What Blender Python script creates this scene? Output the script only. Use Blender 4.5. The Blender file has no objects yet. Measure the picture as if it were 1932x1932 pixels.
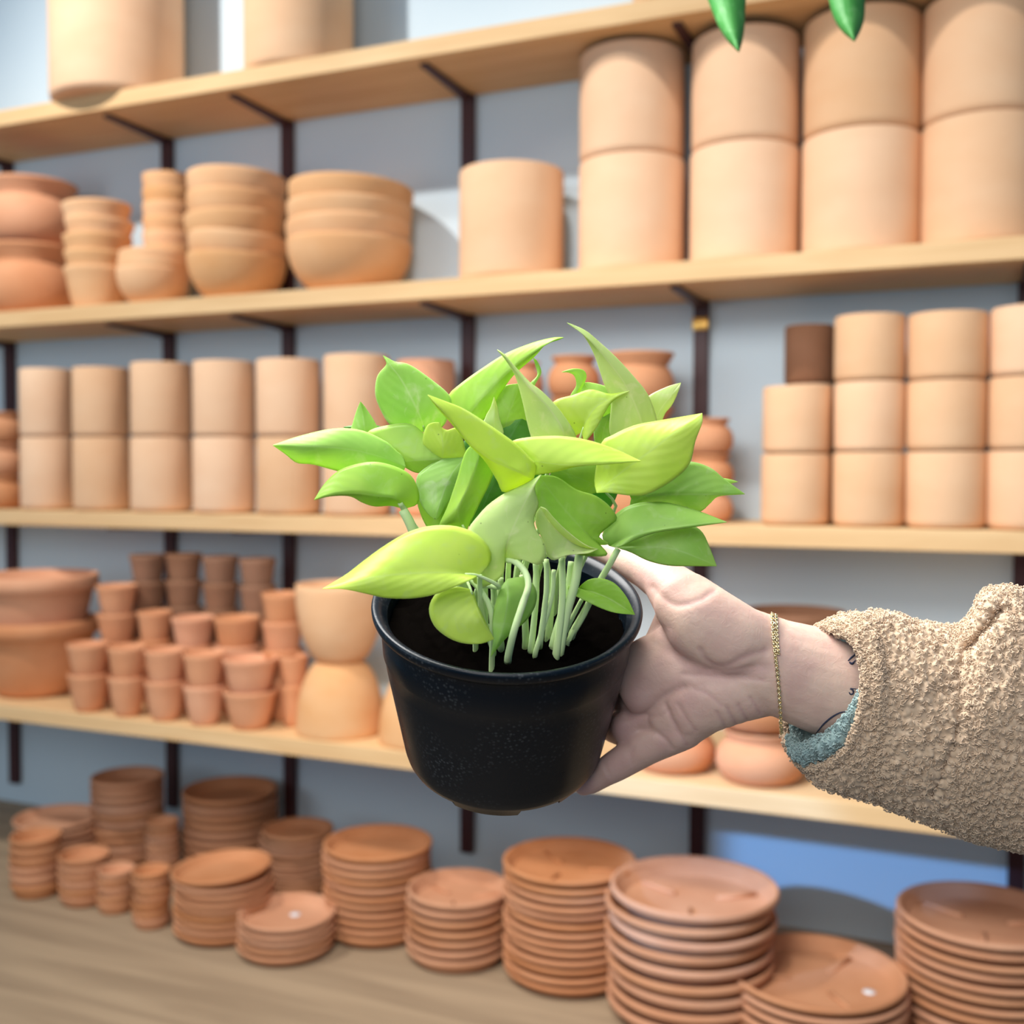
import bpy, bmesh, math, random
import numpy as np
from mathutils import Vector, Matrix, Euler
from mathutils.bvhtree import BVHTree
random.seed(7); rng = np.random.default_rng(7)
SC = bpy.context.scene; COL = SC.collection
PI = math.pi
# ------------------------------------------------------------------ camera
F = 2100.0                       # focal length in pixels of the 1932 frame
YAW, PITCH, ROLL = -0.4077, 0.03514, -0.0028
CAM = Vector((0, -2.2, 1.5))
fw = Vector((math.sin(YAW)*math.cos(PITCH), math.cos(YAW)*math.cos(PITCH), -math.sin(PITCH)))
r0 = Vector((math.cos(YAW), -math.sin(YAW), 0)); d0 = fw.cross(r0)
RT = r0*math.cos(ROLL) + d0*math.sin(ROLL); DN = -r0*math.sin(ROLL) + d0*math.cos(ROLL)
cd = bpy.data.cameras.new('camera'); cam = bpy.data.objects.new('camera', cd); COL.objects.link(cam)
m = Matrix.Identity(4)
for i in range(3): m[i][0] = RT[i]; m[i][1] = -DN[i]; m[i][2] = -fw[i]; m[i][3] = CAM[i]
cam.matrix_world = m; SC.camera = cam
cd.sensor_width = 36; cd.lens = 36*F/1932; cd.clip_start = .02
ZC = 0.62; PXM = ZC/F            # where the plant is held; metres per pixel there
cd.dof.use_dof = True; cd.dof.focus_distance = ZC - .02; cd.dof.aperture_fstop = 6.6

def P(px, py, depth):            # a point of the room seen at a pixel, at a distance along the view
    return CAM + (fw + RT*((px-966)/F) + DN*((py-966)/F))*depth
def U(px, py, d): return P(px, py, ZC - d*PXM)
def on_y(px, py, y):
    v = fw + RT*((px-966)/F) + DN*((py-966)/F); return CAM + v*((y-CAM.y)/v.y)
def on_z(px, py, z):
    v = fw + RT*((px-966)/F) + DN*((py-966)/F); return CAM + v*((z-CAM.z)/v.z)
def depth_of(p): return (Vector(p)-CAM).dot(fw)
VH = Vector((fw.x, fw.y, 0)).normalized()

# ------------------------------------------------------------------ materials
def srgb(r, g, b):
    f = lambda c: ((c/255+.055)/1.055)**2.4 if c > 10 else c/255/12.92
    return (f(r), f(g), f(b), 1)
def new_mat(name, col, rough=.7, spec=.3, **kw):
    m = bpy.data.materials.new(name); m.use_nodes = True
    b = m.node_tree.nodes['Principled BSDF']
    b.inputs['Base Color'].default_value = col; b.inputs['Roughness'].default_value = rough
    b.inputs['Specular IOR Level'].default_value = spec
    for k, v in kw.items(): b.inputs[k.replace('_', ' ')].default_value = v
    return m
def nd(m, t, **kw):
    n = m.node_tree.nodes.new(t)
    for k, v in kw.items():
        if k in n.inputs: n.inputs[k].default_value = v
        else: setattr(n, k, v)
    return n
def lk(m, a, b): m.node_tree.links.new(a, b)
def mix_col(m, fac, a, b, blend='MIX'):
    n = nd(m, 'ShaderNodeMix', data_type='RGBA', blend_type=blend)
    if isinstance(fac, float): n.inputs[0].default_value = fac
    else: lk(m, fac, n.inputs[0])
    for s, v in ((6, a), (7, b)):
        if isinstance(v, tuple): n.inputs[s].default_value = v
        else: lk(m, v, n.inputs[s])
    return n.outputs[2]
def ramp(m, src, p0, p1, c0=(0,0,0,1), c1=(1,1,1,1)):
    r = nd(m, 'ShaderNodeValToRGB'); e = r.color_ramp.elements
    e[0].position, e[1].position, e[0].color, e[1].color = p0, p1, c0, c1
    lk(m, src, r.inputs[0]); return r.outputs[0]
def clay(name, c0, c1, rough=.85, bump=.15):
    m = new_mat(name, c0, rough, .2); b = m.node_tree.nodes['Principled BSDF']
    tc = nd(m, 'ShaderNodeTexCoord'); oi = nd(m, 'ShaderNodeObjectInfo')
    mp = nd(m, 'ShaderNodeMapping'); mp.inputs['Scale'].default_value = (1, 1, 1.6); lk(m, tc.outputs['Object'], mp.inputs[0])
    off = nd(m, 'ShaderNodeVectorMath', operation='ADD'); lk(m, mp.outputs[0], off.inputs[0])
    sc = nd(m, 'ShaderNodeMath', operation='MULTIPLY'); sc.inputs[1].default_value = 30; lk(m, oi.outputs['Random'], sc.inputs[0])
    lk(m, sc.outputs[0], off.inputs[1])
    n1 = nd(m, 'ShaderNodeTexNoise', Scale=9.0, Detail=4.0); lk(m, off.outputs[0], n1.inputs['Vector'])
    base = mix_col(m, ramp(m, n1.outputs['Fac'], .35, .7), c0, c1)
    var = nd(m, 'ShaderNodeHueSaturation'); lk(m, base, var.inputs['Color'])
    mr = nd(m, 'ShaderNodeMapRange'); mr.inputs['To Min'].default_value = .92; mr.inputs['To Max'].default_value = 1.06
    lk(m, oi.outputs['Random'], mr.inputs['Value']); lk(m, mr.outputs[0], var.inputs['Value'])
    mr2 = nd(m, 'ShaderNodeMapRange'); mr2.inputs['To Min'].default_value = 1.06; mr2.inputs['To Max'].default_value = .94
    lk(m, sc.outputs[0], mr2.inputs['Value']); mr2.inputs['From Max'].default_value = 30; lk(m, mr2.outputs[0], var.inputs['Saturation'])
    lk(m, var.outputs[0], b.inputs['Base Color'])
    n2 = nd(m, 'ShaderNodeTexNoise', Scale=160.0, Detail=3.0); lk(m, tc.outputs['Object'], n2.inputs['Vector'])
    bp = nd(m, 'ShaderNodeBump', Strength=bump, Distance=.002); lk(m, n2.outputs['Fac'], bp.inputs['Height']); lk(m, bp.outputs[0], b.inputs['Normal'])
    return m
def wood(name, c0, c1, scale=(2.2, 28, 28), rough=.6):
    m = new_mat(name, c0, rough, .3); b = m.node_tree.nodes['Principled BSDF']
    tc = nd(m, 'ShaderNodeTexCoord'); mp = nd(m, 'ShaderNodeMapping'); mp.inputs['Scale'].default_value = scale
    lk(m, tc.outputs['Object'], mp.inputs[0])
    n = nd(m, 'ShaderNodeTexNoise', Scale=1.6, Detail=6.0, Distortion=.6); lk(m, mp.outputs[0], n.inputs['Vector'])
    n2 = nd(m, 'ShaderNodeTexNoise', Scale=.9, Detail=2.0); lk(m, tc.outputs['Object'], n2.inputs['Vector'])
    c = mix_col(m, ramp(m, n.outputs['Fac'], .35, .65), c0, c1)
    c = mix_col(m, ramp(m, n2.outputs['Fac'], .3, .75, (0,0,0,1), (.35,.35,.35,1)), c, c1)
    lk(m, c, b.inputs['Base Color'])
    bp = nd(m, 'ShaderNodeBump', Strength=.1, Distance=.002); lk(m, n.outputs['Fac'], bp.inputs['Height']); lk(m, bp.outputs[0], b.inputs['Normal'])
    return m
M = {}
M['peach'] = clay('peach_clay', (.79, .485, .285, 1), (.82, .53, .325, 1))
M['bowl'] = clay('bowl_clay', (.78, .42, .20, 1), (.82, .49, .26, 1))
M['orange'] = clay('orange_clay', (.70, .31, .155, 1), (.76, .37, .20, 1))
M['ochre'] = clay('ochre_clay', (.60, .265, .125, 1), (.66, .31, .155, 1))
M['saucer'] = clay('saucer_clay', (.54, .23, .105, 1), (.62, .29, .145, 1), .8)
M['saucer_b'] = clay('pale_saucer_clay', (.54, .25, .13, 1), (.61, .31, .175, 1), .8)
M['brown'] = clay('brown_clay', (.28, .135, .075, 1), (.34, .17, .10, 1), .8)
M['pine'] = wood('pine_board', (.80, .54, .28, 1), (.70, .44, .21, 1))
M['counter'] = wood('counter_wood', (.41, .30, .19, 1), (.30, .215, .135, 1), (1.3, 16, 16), .55)
M['wall'] = new_mat('wall_paint', (.74, .76, .775, 1), .8, .2)
def _wall():
    m = M['wall']; b = m.node_tree.nodes['Principled BSDF']; tc = nd(m, 'ShaderNodeTexCoord')
    n = nd(m, 'ShaderNodeTexNoise', Scale=2.5, Detail=3.0); lk(m, tc.outputs['Object'], n.inputs['Vector'])
    lk(m, mix_col(m, n.outputs['Fac'], (.60, .72, .80, 1), (.66, .77, .83, 1)), b.inputs['Base Color'])
_wall()
M['floor'] = wood('floor_wood', (.30, .24, .18, 1), (.22, .17, .12, 1))
M['steel'] = new_mat('maroon_steel', (.062, .020, .020, 1), .45, .4)
M['glint_gold'] = new_mat('lamp_glint_gold', (.75, .42, .10, 1), .3, .5, Metallic=.7)  # golden metal for the lamp reflection modelled on one upright
M['plastic'] = new_mat('black_plastic', (.0015, .0025, .0035, 1), .34, .28)
def _plastic():
    m = M['plastic']; b = m.node_tree.nodes['Principled BSDF']; tc = nd(m, 'ShaderNodeTexCoord')
    v = nd(m, 'ShaderNodeTexVoronoi', Scale=420.0); lk(m, tc.outputs['Object'], v.inputs['Vector'])
    n = nd(m, 'ShaderNodeTexNoise', Scale=28.0, Detail=5.0); lk(m, tc.outputs['Object'], n.inputs['Vector'])
    spots = ramp(m, v.outputs['Distance'], .16, .42, (1,1,1,1), (0,0,0,1))
    mk = mix_col(m, 1.0, spots, ramp(m, n.outputs['Fac'], .40, .78), 'MULTIPLY')
    c = mix_col(m, mk, (.0012, .004, .008, 1), (.06, .066, .07, 1))
    lk(m, c, b.inputs['Base Color'])
    lk(m, ramp(m, n.outputs['Fac'], .3, .7, (.26,.26,.26,1), (.46,.46,.46,1)), b.inputs['Roughness'])
_plastic()
M['soil'] = new_mat('potting_soil', (.0018, .0014, .0012, 1), 1.0, .0)
M['sticker'] = new_mat('white_sticker', (.85, .86, .88, 1), .4, .4)
M['gold'] = new_mat('gold_chain', (.86, .70, .40, 1), .2, .5, Metallic=1.0)
M['ink'] = new_mat('tattoo_ink', (.035, .04, .07, 1), .7, .1)
M['nail'] = new_mat('nail', (.62, .36, .36, 1), .3, .5)
def leafmat(name, c0, c1, c2, trans=.56, rough=.36):
    m = new_mat(name, c0, rough, .4); nt = m.node_tree; b = nt.nodes['Principled BSDF']
    tc = nd(m, 'ShaderNodeTexCoord'); oi = nd(m, 'ShaderNodeObjectInfo')
    uv = nd(m, 'ShaderNodeUVMap'); uv.uv_map = 'leaf'
    n = nd(m, 'ShaderNodeTexNoise', Scale=38.0, Detail=4.0, Distortion=.4); lk(m, tc.outputs['Object'], n.inputs['Vector'])
    c = mix_col(m, ramp(m, n.outputs['Fac'], .38, .68), c0, c1)
    n2 = nd(m, 'ShaderNodeTexNoise', Scale=85.0, Detail=5.0, Distortion=1.2); lk(m, tc.outputs['Object'], n2.inputs['Vector'])
    c = mix_col(m, ramp(m, n2.outputs['Fac'], .55, .70, (0,0,0,1), (.7,.7,.7,1)), c, c2)
    sx = nd(m, 'ShaderNodeSeparateXYZ'); lk(m, uv.outputs[0], sx.inputs[0])
    # midrib and side veins from the leaf's own coordinates
    ab = nd(m, 'ShaderNodeMath', operation='ABSOLUTE'); lk(m, sx.outputs[0], ab.inputs[0])
    mid = ramp(m, ab.outputs[0], .0, .05, (.55,.55,.55,1), (0,0,0,1))
    c = mix_col(m, mid, c, c2)
    edge = ramp(m, ab.outputs[0], .955, .99, (0,0,0,1), (.7,.7,.7,1)); c = mix_col(m, edge, c, c2)
    vv = nd(m, 'ShaderNodeMath', operation='MULTIPLY_ADD'); lk(m, ab.outputs[0], vv.inputs[0]); vv.inputs[1].default_value = -.45; lk(m, sx.outputs[1], vv.inputs[2])
    si = nd(m, 'ShaderNodeMath', operation='MULTIPLY'); lk(m, vv.outputs[0], si.inputs[0]); si.inputs[1].default_value = 46
    sn = nd(m, 'ShaderNodeMath', operation='SINE'); lk(m, si.outputs[0], sn.inputs[0])
    bp = nd(m, 'ShaderNodeBump', Strength=.045, Distance=.0009); lk(m, sn.outputs[0], bp.inputs['Height']); lk(m, bp.outputs[0], b.inputs['Normal'])
    dots = nd(m, 'ShaderNodeTexVoronoi', Scale=120.0); lk(m, tc.outputs['Object'], dots.inputs['Vector'])
    dm = ramp(m, dots.outputs['Distance'], .035, .06, (.55,.55,.55,1), (0,0,0,1)); c = mix_col(m, dm, c, (.10, .16, .02, 1))
    hs = nd(m, 'ShaderNodeHueSaturation'); lk(m, c, hs.inputs['Color'])
    mr = nd(m, 'ShaderNodeMapRange'); mr.inputs['To Min'].default_value = .92; mr.inputs['To Max'].default_value = 1.08
    lk(m, oi.outputs['Random'], mr.inputs['Value']); lk(m, mr.outputs[0], hs.inputs['Value'])
    lk(m, hs.outputs[0], b.inputs['Base Color'])
    tr = nd(m, 'ShaderNodeBsdfTranslucent')
    tcx = mix_col(m, 1.0, hs.outputs[0], (1.0, .90, .62, 1), 'MULTIPLY'); lk(m, tcx, tr.inputs[0])
    mx = nd(m, 'ShaderNodeMixShader'); mx.inputs[0].default_value = trans
    lk(m, b.outputs[0], mx.inputs[1]); lk(m, tr.outputs[0], mx.inputs[2])
    lk(m, mx.outputs[0], nt.nodes['Material Output'].inputs[0])
    return m
M['lime'] = leafmat('lime_leaf', (.60, .80, .12, 1), (.66, .83, .16, 1), (.62, .79, .25, 1))
M['green'] = leafmat('green_leaf', (.42, .71, .10, 1), (.49, .74, .12, 1), (.50, .74, .20, 1))
M['fresh'] = leafmat('fresh_green_leaf', (.42, .72, .16, 1), (.49, .76, .19, 1), (.55, .78, .32, 1))
M['pale'] = leafmat('pale_leaf', (.64, .82, .33, 1), (.69, .84, .38, 1), (.78, .87, .52, 1))
M['varieg'] = leafmat('variegated_leaf', (.39, .69, .14, 1), (.47, .74, .2, 1), (.60, .77, .42, 1))
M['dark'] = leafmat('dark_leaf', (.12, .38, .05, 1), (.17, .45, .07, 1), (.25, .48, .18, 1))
M['stem'] = new_mat('pale_stem', (.58, .74, .36, 1), .5, .3, Subsurface_Weight=.15, Subsurface_Radius=(.004, .006, .002))
def skinmat():
    m = new_mat('skin', (.70, .48, .38, 1), .5, .35, Subsurface_Weight=.22, Subsurface_Radius=(.009, .0035, .002), Subsurface_Scale=.6)
    b = m.node_tree.nodes['Principled BSDF']; tc = nd(m, 'ShaderNodeTexCoord')
    n = nd(m, 'ShaderNodeTexNoise', Scale=55.0, Detail=4.0, Distortion=.5); lk(m, tc.outputs['Object'], n.inputs['Vector'])
    at = nd(m, 'ShaderNodeAttribute', attribute_name='flush')
    c = mix_col(m, ramp(m, n.outputs['Fac'], .35, .7), (.68, .475, .375, 1), (.59, .375, .31, 1))
    c = mix_col(m, at.outputs['Fac'], c, (.52, .30, .28, 1))
    lk(m, c, b.inputs['Base Color'])
    n2 = nd(m, 'ShaderNodeTexNoise', Scale=260.0, Detail=6.0, Distortion=1.0); lk(m, tc.outputs['Object'], n2.inputs['Vector'])
    bp = nd(m, 'ShaderNodeBump', Strength=.3, Distance=.0009); lk(m, n2.outputs['Fac'], bp.inputs['Height']); lk(m, bp.outputs[0], b.inputs['Normal'])
    return m
M['skin'] = skinmat()
def fleece(name, c0, c1):
    m = new_mat(name, c0, .95, .1, Sheen_Weight=.35, Sheen_Roughness=.5); b = m.node_tree.nodes['Principled BSDF']
    tc = nd(m, 'ShaderNodeTexCoord')
    n = nd(m, 'ShaderNodeTexNoise', Scale=300.0, Detail=3.0); lk(m, tc.outputs['Object'], n.inputs['Vector'])
    lk(m, mix_col(m, ramp(m, n.outputs['Fac'], .35, .65), c0, c1), b.inputs['Base Color'])
    return m
M['fleece'] = fleece('tan_fleece', (.50, .355, .235, 1), (.59, .435, .30, 1))
M['lining'] = fleece('teal_fleece', (.24, .34, .33, 1), (.33, .43, .41, 1))

# ------------------------------------------------------------------ object helpers
def link(name, me, mats, parent=None, smooth=True):
    o = bpy.data.objects.new(name, me); COL.objects.link(o)
    for mt in (mats if isinstance(mats, (list, tuple)) else [mats]): me.materials.append(mt)
    if smooth: me.polygons.foreach_set('use_smooth', [True]*len(me.polygons))
    if parent: o.parent = parent
    return o
def from_data(name, vs, fs, mats, parent=None, smooth=True):
    me = bpy.data.meshes.new(name); me.from_pydata([tuple(v) for v in vs], [], fs); me.update()
    return link(name, me, mats, parent, smooth)
def from_bm(name, bm, mats, parent=None, smooth=True):
    me = bpy.data.meshes.new(name); bm.to_mesh(me); bm.free(); return link(name, me, mats, parent, smooth)
def tag(o, label, cat, group=None):
    o['label'] = label; o['category'] = cat
    if group: o['group'] = group
    return o
def empty(name, loc, label, cat, group=None):
    o = bpy.data.objects.new(name, None); COL.objects.link(o); o.location = loc; o.empty_display_size = .02
    return tag(o, label, cat, group)
def struct(o): o['kind'] = 'structure'; return o
def box_bm(x0, x1, y0, y1, z0, z1, bev=0.0):
    bm = bmesh.new(); r = bmesh.ops.create_cube(bm, size=1)
    for v in r['verts']:
        v.co = Vector(((x0+x1)/2 + v.co.x*(x1-x0), (y0+y1)/2 + v.co.y*(y1-y0), (z0+z1)/2 + v.co.z*(z1-z0)))
    if bev: bmesh.ops.bevel(bm, geom=list(bm.edges), offset=bev, segments=2, profile=.5, affect='EDGES')
    return bm
def lathe_mesh(name, prof, seg=56):
    vs, fs = [], []; rows = []
    for r, z in prof:
        if r < 1e-6: rows.append([len(vs)]); vs.append((0, 0, z))
        else:
            rows.append(list(range(len(vs), len(vs)+seg)))
            vs += [(r*math.cos(2*PI*k/seg), r*math.sin(2*PI*k/seg), z) for k in range(seg)]
    for a, b in zip(rows, rows[1:]):
        for k in range(seg):
            k2 = (k+1) % seg
            if len(a) == 1: fs.append((a[0], b[k2], b[k]))
            elif len(b) == 1: fs.append((a[k], a[k2], b[0]))
            else: fs.append((a[k], a[k2], b[k2], b[k]))
    me = bpy.data.meshes.new(name); me.from_pydata(vs, [], fs); me.update(); return me
def tube(path, radii, seg=8, closed=False):
    vs, fs = [], []; n = len(path); path = [Vector(p) for p in path]
    up = Vector((.31, .22, .93))
    for i, p in enumerate(path):
        a = path[(i-1) % n] if closed or i else p; b = path[(i+1) % n] if closed or i < n-1 else p
        t = (b-a).normalized(); s = t.cross(up)
        s = s.normalized() if s.length > 1e-4 else t.orthogonal().normalized(); u = t.cross(s)
        r = radii[i] if isinstance(radii, (list, tuple)) else radii
        for k in range(seg): vs.append(p + (s*math.cos(2*PI*k/seg) + u*math.sin(2*PI*k/seg))*r)
    for i in range(n if closed else n-1):
        for k in range(seg):
            k2 = (k+1) % seg; j = (i+1) % n; fs.append((i*seg+k, i*seg+k2, j*seg+k2, j*seg+k))
    if not closed:
        fs.append(tuple(range(seg))[::-1]); fs.append(tuple(range((n-1)*seg, n*seg)))
    return vs, fs
def catmull(pts, n):
    p = np.array(pts, float)
    if len(p) == 2: return p[0] + (p[1]-p[0])*np.linspace(0, 1, n)[:, None]
    seg = np.r_[0, np.cumsum(np.linalg.norm(np.diff(p, axis=0), axis=1)**.7)]; seg /= seg[-1]
    ext = np.vstack([2*p[0]-p[1], p, 2*p[-1]-p[-2]]); out = []
    for t in np.linspace(0, 1, n):
        i = min(max(np.searchsorted(seg, t, side='right')-1, 0), len(p)-2)
        u = (t-seg[i])/(seg[i+1]-seg[i]); a, b, c, d = ext[i:i+4]
        out.append(.5*((2*b)+(c-a)*u+(2*a-5*b+4*c-d)*u*u+(3*b-a-3*c+d)*u**3))
    return np.array(out)

ORD = ['bottom', 'second', 'third', 'fourth', 'fifth', 'sixth', 'seventh', 'eighth', 'ninth', 'tenth', 'eleventh', 'twelfth', 'thirteenth', 'fourteenth']
def rank(i, n):
    if n == 1: return 'single'
    return 'lowest' if i == 0 else 'topmost' if i == n-1 else ORD[i] + ' from bottom'

# ------------------------------------------------------------------ the room: wall, floor, shelving
SY = -0.2                      # front edge of every shelf board
WY = 0.05                      # face of the wall
SH = [2.369, 1.887, 1.407, 0.9777]; TH = .0375
SYS = [-.2, -.2, -.2, -.38]     # front edges: the lowest board is the deepest
def front_of(z): return SYS[min(range(4), key=lambda i: abs(SH[i]-z))]
CZ = 0.590                     # top of the counter
struct(from_bm('wall_back', box_bm(-4.2, 2.2, WY, WY+.1, 0, 3.4), M['wall'], smooth=False))
struct(from_bm('floor', box_bm(-4.2, 2.2, -4.5, WY, -.08, 0), M['floor'], smooth=False))
SN = ['top', 'second', 'third', 'lowest']
SD = ['topmost pine shelf board carrying the largest cylinders', 'pine shelf board carrying the bowls and paired tall cylinders',
      'pine shelf board behind the plant leaves with small cylinder stacks', 'lowest pine shelf board carrying the small cups and big round bowls']
for i, z in enumerate(SH):
    o = from_bm('shelf_board', box_bm(-3.6, 1.5, SYS[i], WY-.001, z-(TH if i < 3 else .034), z, .002), M['pine'], smooth=False)
    tag(o, SD[i], 'shelf', 'wall shelf boards')
tag(from_bm('counter', box_bm(-3.6, 1.5, -1.05, WY-.001, CZ-.05, CZ, .003), M['counter'], smooth=False),
    'wide brown wooden counter under the shelves holding the saucer stacks', 'counter')
for x0 in (-3.3, -1.2, 1.2):
    tag(from_bm('counter_trestle', box_bm(x0-.04, x0+.04, -.95, -.05, 0, CZ-.05, .003), M['counter'], smooth=False),
        {-3.3: 'wooden trestle carrying the far end of the counter', -1.2: 'wooden trestle carrying the middle of the counter', 1.2: 'wooden trestle carrying the near end of the counter'}[x0], 'trestle', 'counter trestles')
PW = .030
posts = [(8, 320), (311, 300), (538, 270), (880, 250), (1322, 560), (1938, 560)]
PD = ['first from the frame edge behind the rimmed pots', 'second, beside the tall cup stack', 'third, between the two bowl stacks',
      'fourth, above the leaves', 'fifth, with a modelled lamp glint near the plant', 'last, beyond the three-high cylinders']
PX = [on_y(px, py, WY-.02).x for px, py in posts]
for k, X in enumerate(PX):
    o = tag(from_bm('shelf_upright', box_bm(X-PW/2, X+PW/2, WY-.019, WY-.001, .645, SH[0]-TH-.001, .0015), M['steel'], smooth=False),
        'maroon steel wall upright, ' + PD[k], 'shelf upright', 'maroon uprights on the wall')
    if k == 4:  # lamp reflection on the steel, shaped as a small golden block
        p = on_y(1322, 611, WY-.02)
        c = from_bm('clip', box_bm(X-PW/2-.001, X+PW/2+.001, WY-.024, WY-.0195, p.z-.013, p.z+.013, .002), M['glint_gold'], o); c['label'] = 'golden block standing in for a lamp glint'
    for i, z in enumerate(SH):
        bm = bmesh.new(); w = .009; zt = z-(TH if i < 3 else .034)-.0004; SY = SYS[i]
        pr = [(WY-.020, zt), (SY+.03, zt), (SY+.03, zt-.006), (WY-.08, zt-.011), (WY-.020, zt-.015)]
        va = [bm.verts.new((X-w, y, zz)) for y, zz in pr]; vb = [bm.verts.new((X+w, y, zz)) for y, zz in pr]
        bm.faces.new(va[::-1]); bm.faces.new(vb)
        for j in range(5): bm.faces.new((va[j], va[(j+1) % 5], vb[(j+1) % 5], vb[j]))
        bmesh.ops.recalc_face_normals(bm, faces=bm.faces)
        tag(from_bm('shelf_bracket', bm, M['steel'], smooth=False),
            'maroon bracket under the %s shelf on upright %s' % (SN[i], PD[k].split(' beh')[0]), 'shelf bracket', 'maroon brackets under the shelves')

# ------------------------------------------------------------------ pot shapes (profiles: radius, height; unit = metres)
def cyl_prof(R, h, w=None):
    w = w or R*.09; b = min(.016, R*.2)
    o = [(0, 0), (R-b, 0)] + [(R-b+b*math.sin(a), b-b*math.cos(a)) for a in (.4, .8, 1.2, PI/2)]
    o += [(R*1.004, h*.5), (R, h-.004), (R-.0015, h-.001), (R-w*.5, h), (R-w+.001, h-.001), (R-w, h-.005), (R-w, b), (R-w-.01, w), (0, w)]
    return o
def cup_prof(R, h, base=.66, rim=True):
    w = R*.055
    o = [(0, 0), (R*base*.93, 0)]
    for t in (.02, .1, .25, .42, .6, .76): o.append((R*(base+(.97-base)*t**.62), h*t))
    if rim: o += [(R*.972, h*.80), (R, h*.82), (R, h*.985)]
    else: o += [(R*.985, h*.9), (R, h*.985)]
    o += [(R-w*.5, h), (R-w, h*.985)]
    for t in (.76, .5, .25, .1): o.append((R*(base+(.97-base)*t**.62)-w, h*t))
    o.append((0, h*.07)); return o
def bowl_prof(R, h, base=.42, p=2.3):
    w = R*.035; f = lambda t: base + (1-base)*(1-(1-t)**p)**(1/1.45)
    o = [(0, 0), (R*base*.9, 0)]
    for t in (.0, .03, .08, .16, .27, .4, .55, .7, .85): o.append((R*f(t), h*t+.0003))
    o += [(R, h*.93), (R*.995, h*.99), (R-w*.5, h), (R-w, h*.985)]
    for t in (.8, .6, .4, .22, .1, .05): o.append((R*f(t)-w, h*t+w*.6))
    o.append((0, w)); return o
def bulb_prof(R, h, neck=.80, rim=.95):
    # round-bellied pot with a flared rim
    o = [(0, 0), (R*.6, 0)]
    for a in np.linspace(-1.05, 1.0, 12): o.append((R*(.52+.48*math.cos(a)), h*(.40+.37*math.sin(a)/math.sin(1.05))))
    o += [(R*neck, h*.80), (R*(neck+.02), h*.85), (R*rim*.97, h*.94), (R*rim, h*.985), (R*rim*.97, h), (R*(rim-.08), h*.985), (R*(neck-.09), h*.82)]
    for a in np.linspace(.9, -.9, 6): o.append((R*(.44+.46*math.cos(a)), h*(.41+.34*math.sin(a)/math.sin(1.05))))
    o.append((0, h*.07)); return o
def saucer_prof(R, h):
    w = R*.055 if R > .09 else R*.08; b = .9
    b = .84
    return [(0, 0), (R*b-.003, 0), (R*b, .0012), (R*(b+.025), h*.33), (R*.91, h*.55), (R*.955, h*.58), (R*.985, h*.63), (R, h*.75), (R*.997, h*.90), (R*.985, h*.98), (R-w*.5, h),
            (R-w, h*.97), (R*.90, h*.5), (R*.875, h*.22), (R*.84, h*.12), (R*.5, h*.10), (0, h*.10)]

def put(name, me, mat, loc, label, cat, group, tilt=(0, 0, 0)):
    o = bpy.data.objects.new(name, me); COL.objects.link(o)
    if not me.materials: me.materials.append(mat); me.polygons.foreach_set('use_smooth', [True]*len(me.polygons))
    o.location = loc; o.rotation_euler = tilt; return tag(o, label, cat, group)

COLS = []
def column(xl, xr, ys, zs, inset, kind, mat, name, desc, cat, group, tilts=None, base_z=None, yc=None, hs=None, invert=()):
    """ys: pixel rows of the top of each pot in the column, topmost first. The column stands on the shelf at height zs."""
    px = (xl+xr)/2; r = .05
    for _ in range(4):
        y = yc if yc is not None else front_of(zs) + inset + r
        c = on_y(px, ys[-1], y); dep = depth_of(c); r = (xr-xl)/2*dep/F*.978
    X, Y = c.x, c.y; n = len(ys); tops = [P(px, yy, dep).z for yy in ys[::-1]]; z = zs + .0004
    for i, t in enumerate(tops):
        h = t - z; m = mat[i % len(mat)] if isinstance(mat, list) else mat
        me = lathe_mesh(name, kind(r*(.985 if i else 1), h))
        tl = tilts[i] if tilts else (0, 0, random.uniform(0, 6))
        jx = (random.uniform(-.0015, .0015) if i else 0)
        o = put(name, me, m, (X+jx, Y, z), (('%s, %s in %s' % (desc[0], rank(i, n), desc[1])) if n > 1 else desc[0]+' '+desc[1]), cat, group, tl)
        z = t + .0004
    COLS.append((desc[1] or desc[0], X, Y, r))
    return X, Y, r, dep
def nest(xl, xr, ytop, n, pitch_px, zs, inset, kind, mat, name, desc, cat, group, tilts=None, yc=None):
    """n equal pots set one inside the other; only the rims of the upper ones show."""
    px = (xl+xr)/2; r = .05
    for _ in range(4):
        y = yc if yc is not None else front_of(zs) + inset + r
        c = on_y(px, ytop, y); dep = depth_of(c); r = (xr-xl)/2*dep/F
    top = P(px, ytop, dep).z; pt = pitch_px*dep/F; h = top - zs - (n-1)*pt - .0005
    me = lathe_mesh(name, kind(r, h)); first = None
    for i in range(n):
        tl = tilts[i] if tilts else (0, 0, i*1.3)
        lab = ('%s, %s in %s' % (desc[0], rank(i, n), desc[1])) if n > 1 else desc[0]+' '+desc[1]
        if first is None: first = put(name, me, mat, (c.x, c.y, zs+.0005), lab, cat, group, tl)
        else:
            o = first.copy(); COL.objects.link(o); o.location = (c.x, c.y, zs+.0005+i*pt); o.rotation_euler = tl; tag(o, lab, cat, group)
    return c.x, c.y, r, dep

# --- top shelf: big cylinders cut off by the frame
for (xl, xr, d) in ((95, 343, 'large peach clay cylinder standing at the far end of the top shelf'), (458, 667, 'large peach clay cylinder beside the biggest one on the top shelf'),
                    (1195, 1395, 'clay cylinder on the top shelf of which only the foot shows')):
    column(xl, xr, [-170 if xl < 1000 else -420], SH[0], -.052 if xl == 95 else -.004, cyl_prof, M['peach'], 'cylinder_pot', (d, ''), 'plant pot', 'large cylinders on the top shelf')
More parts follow.
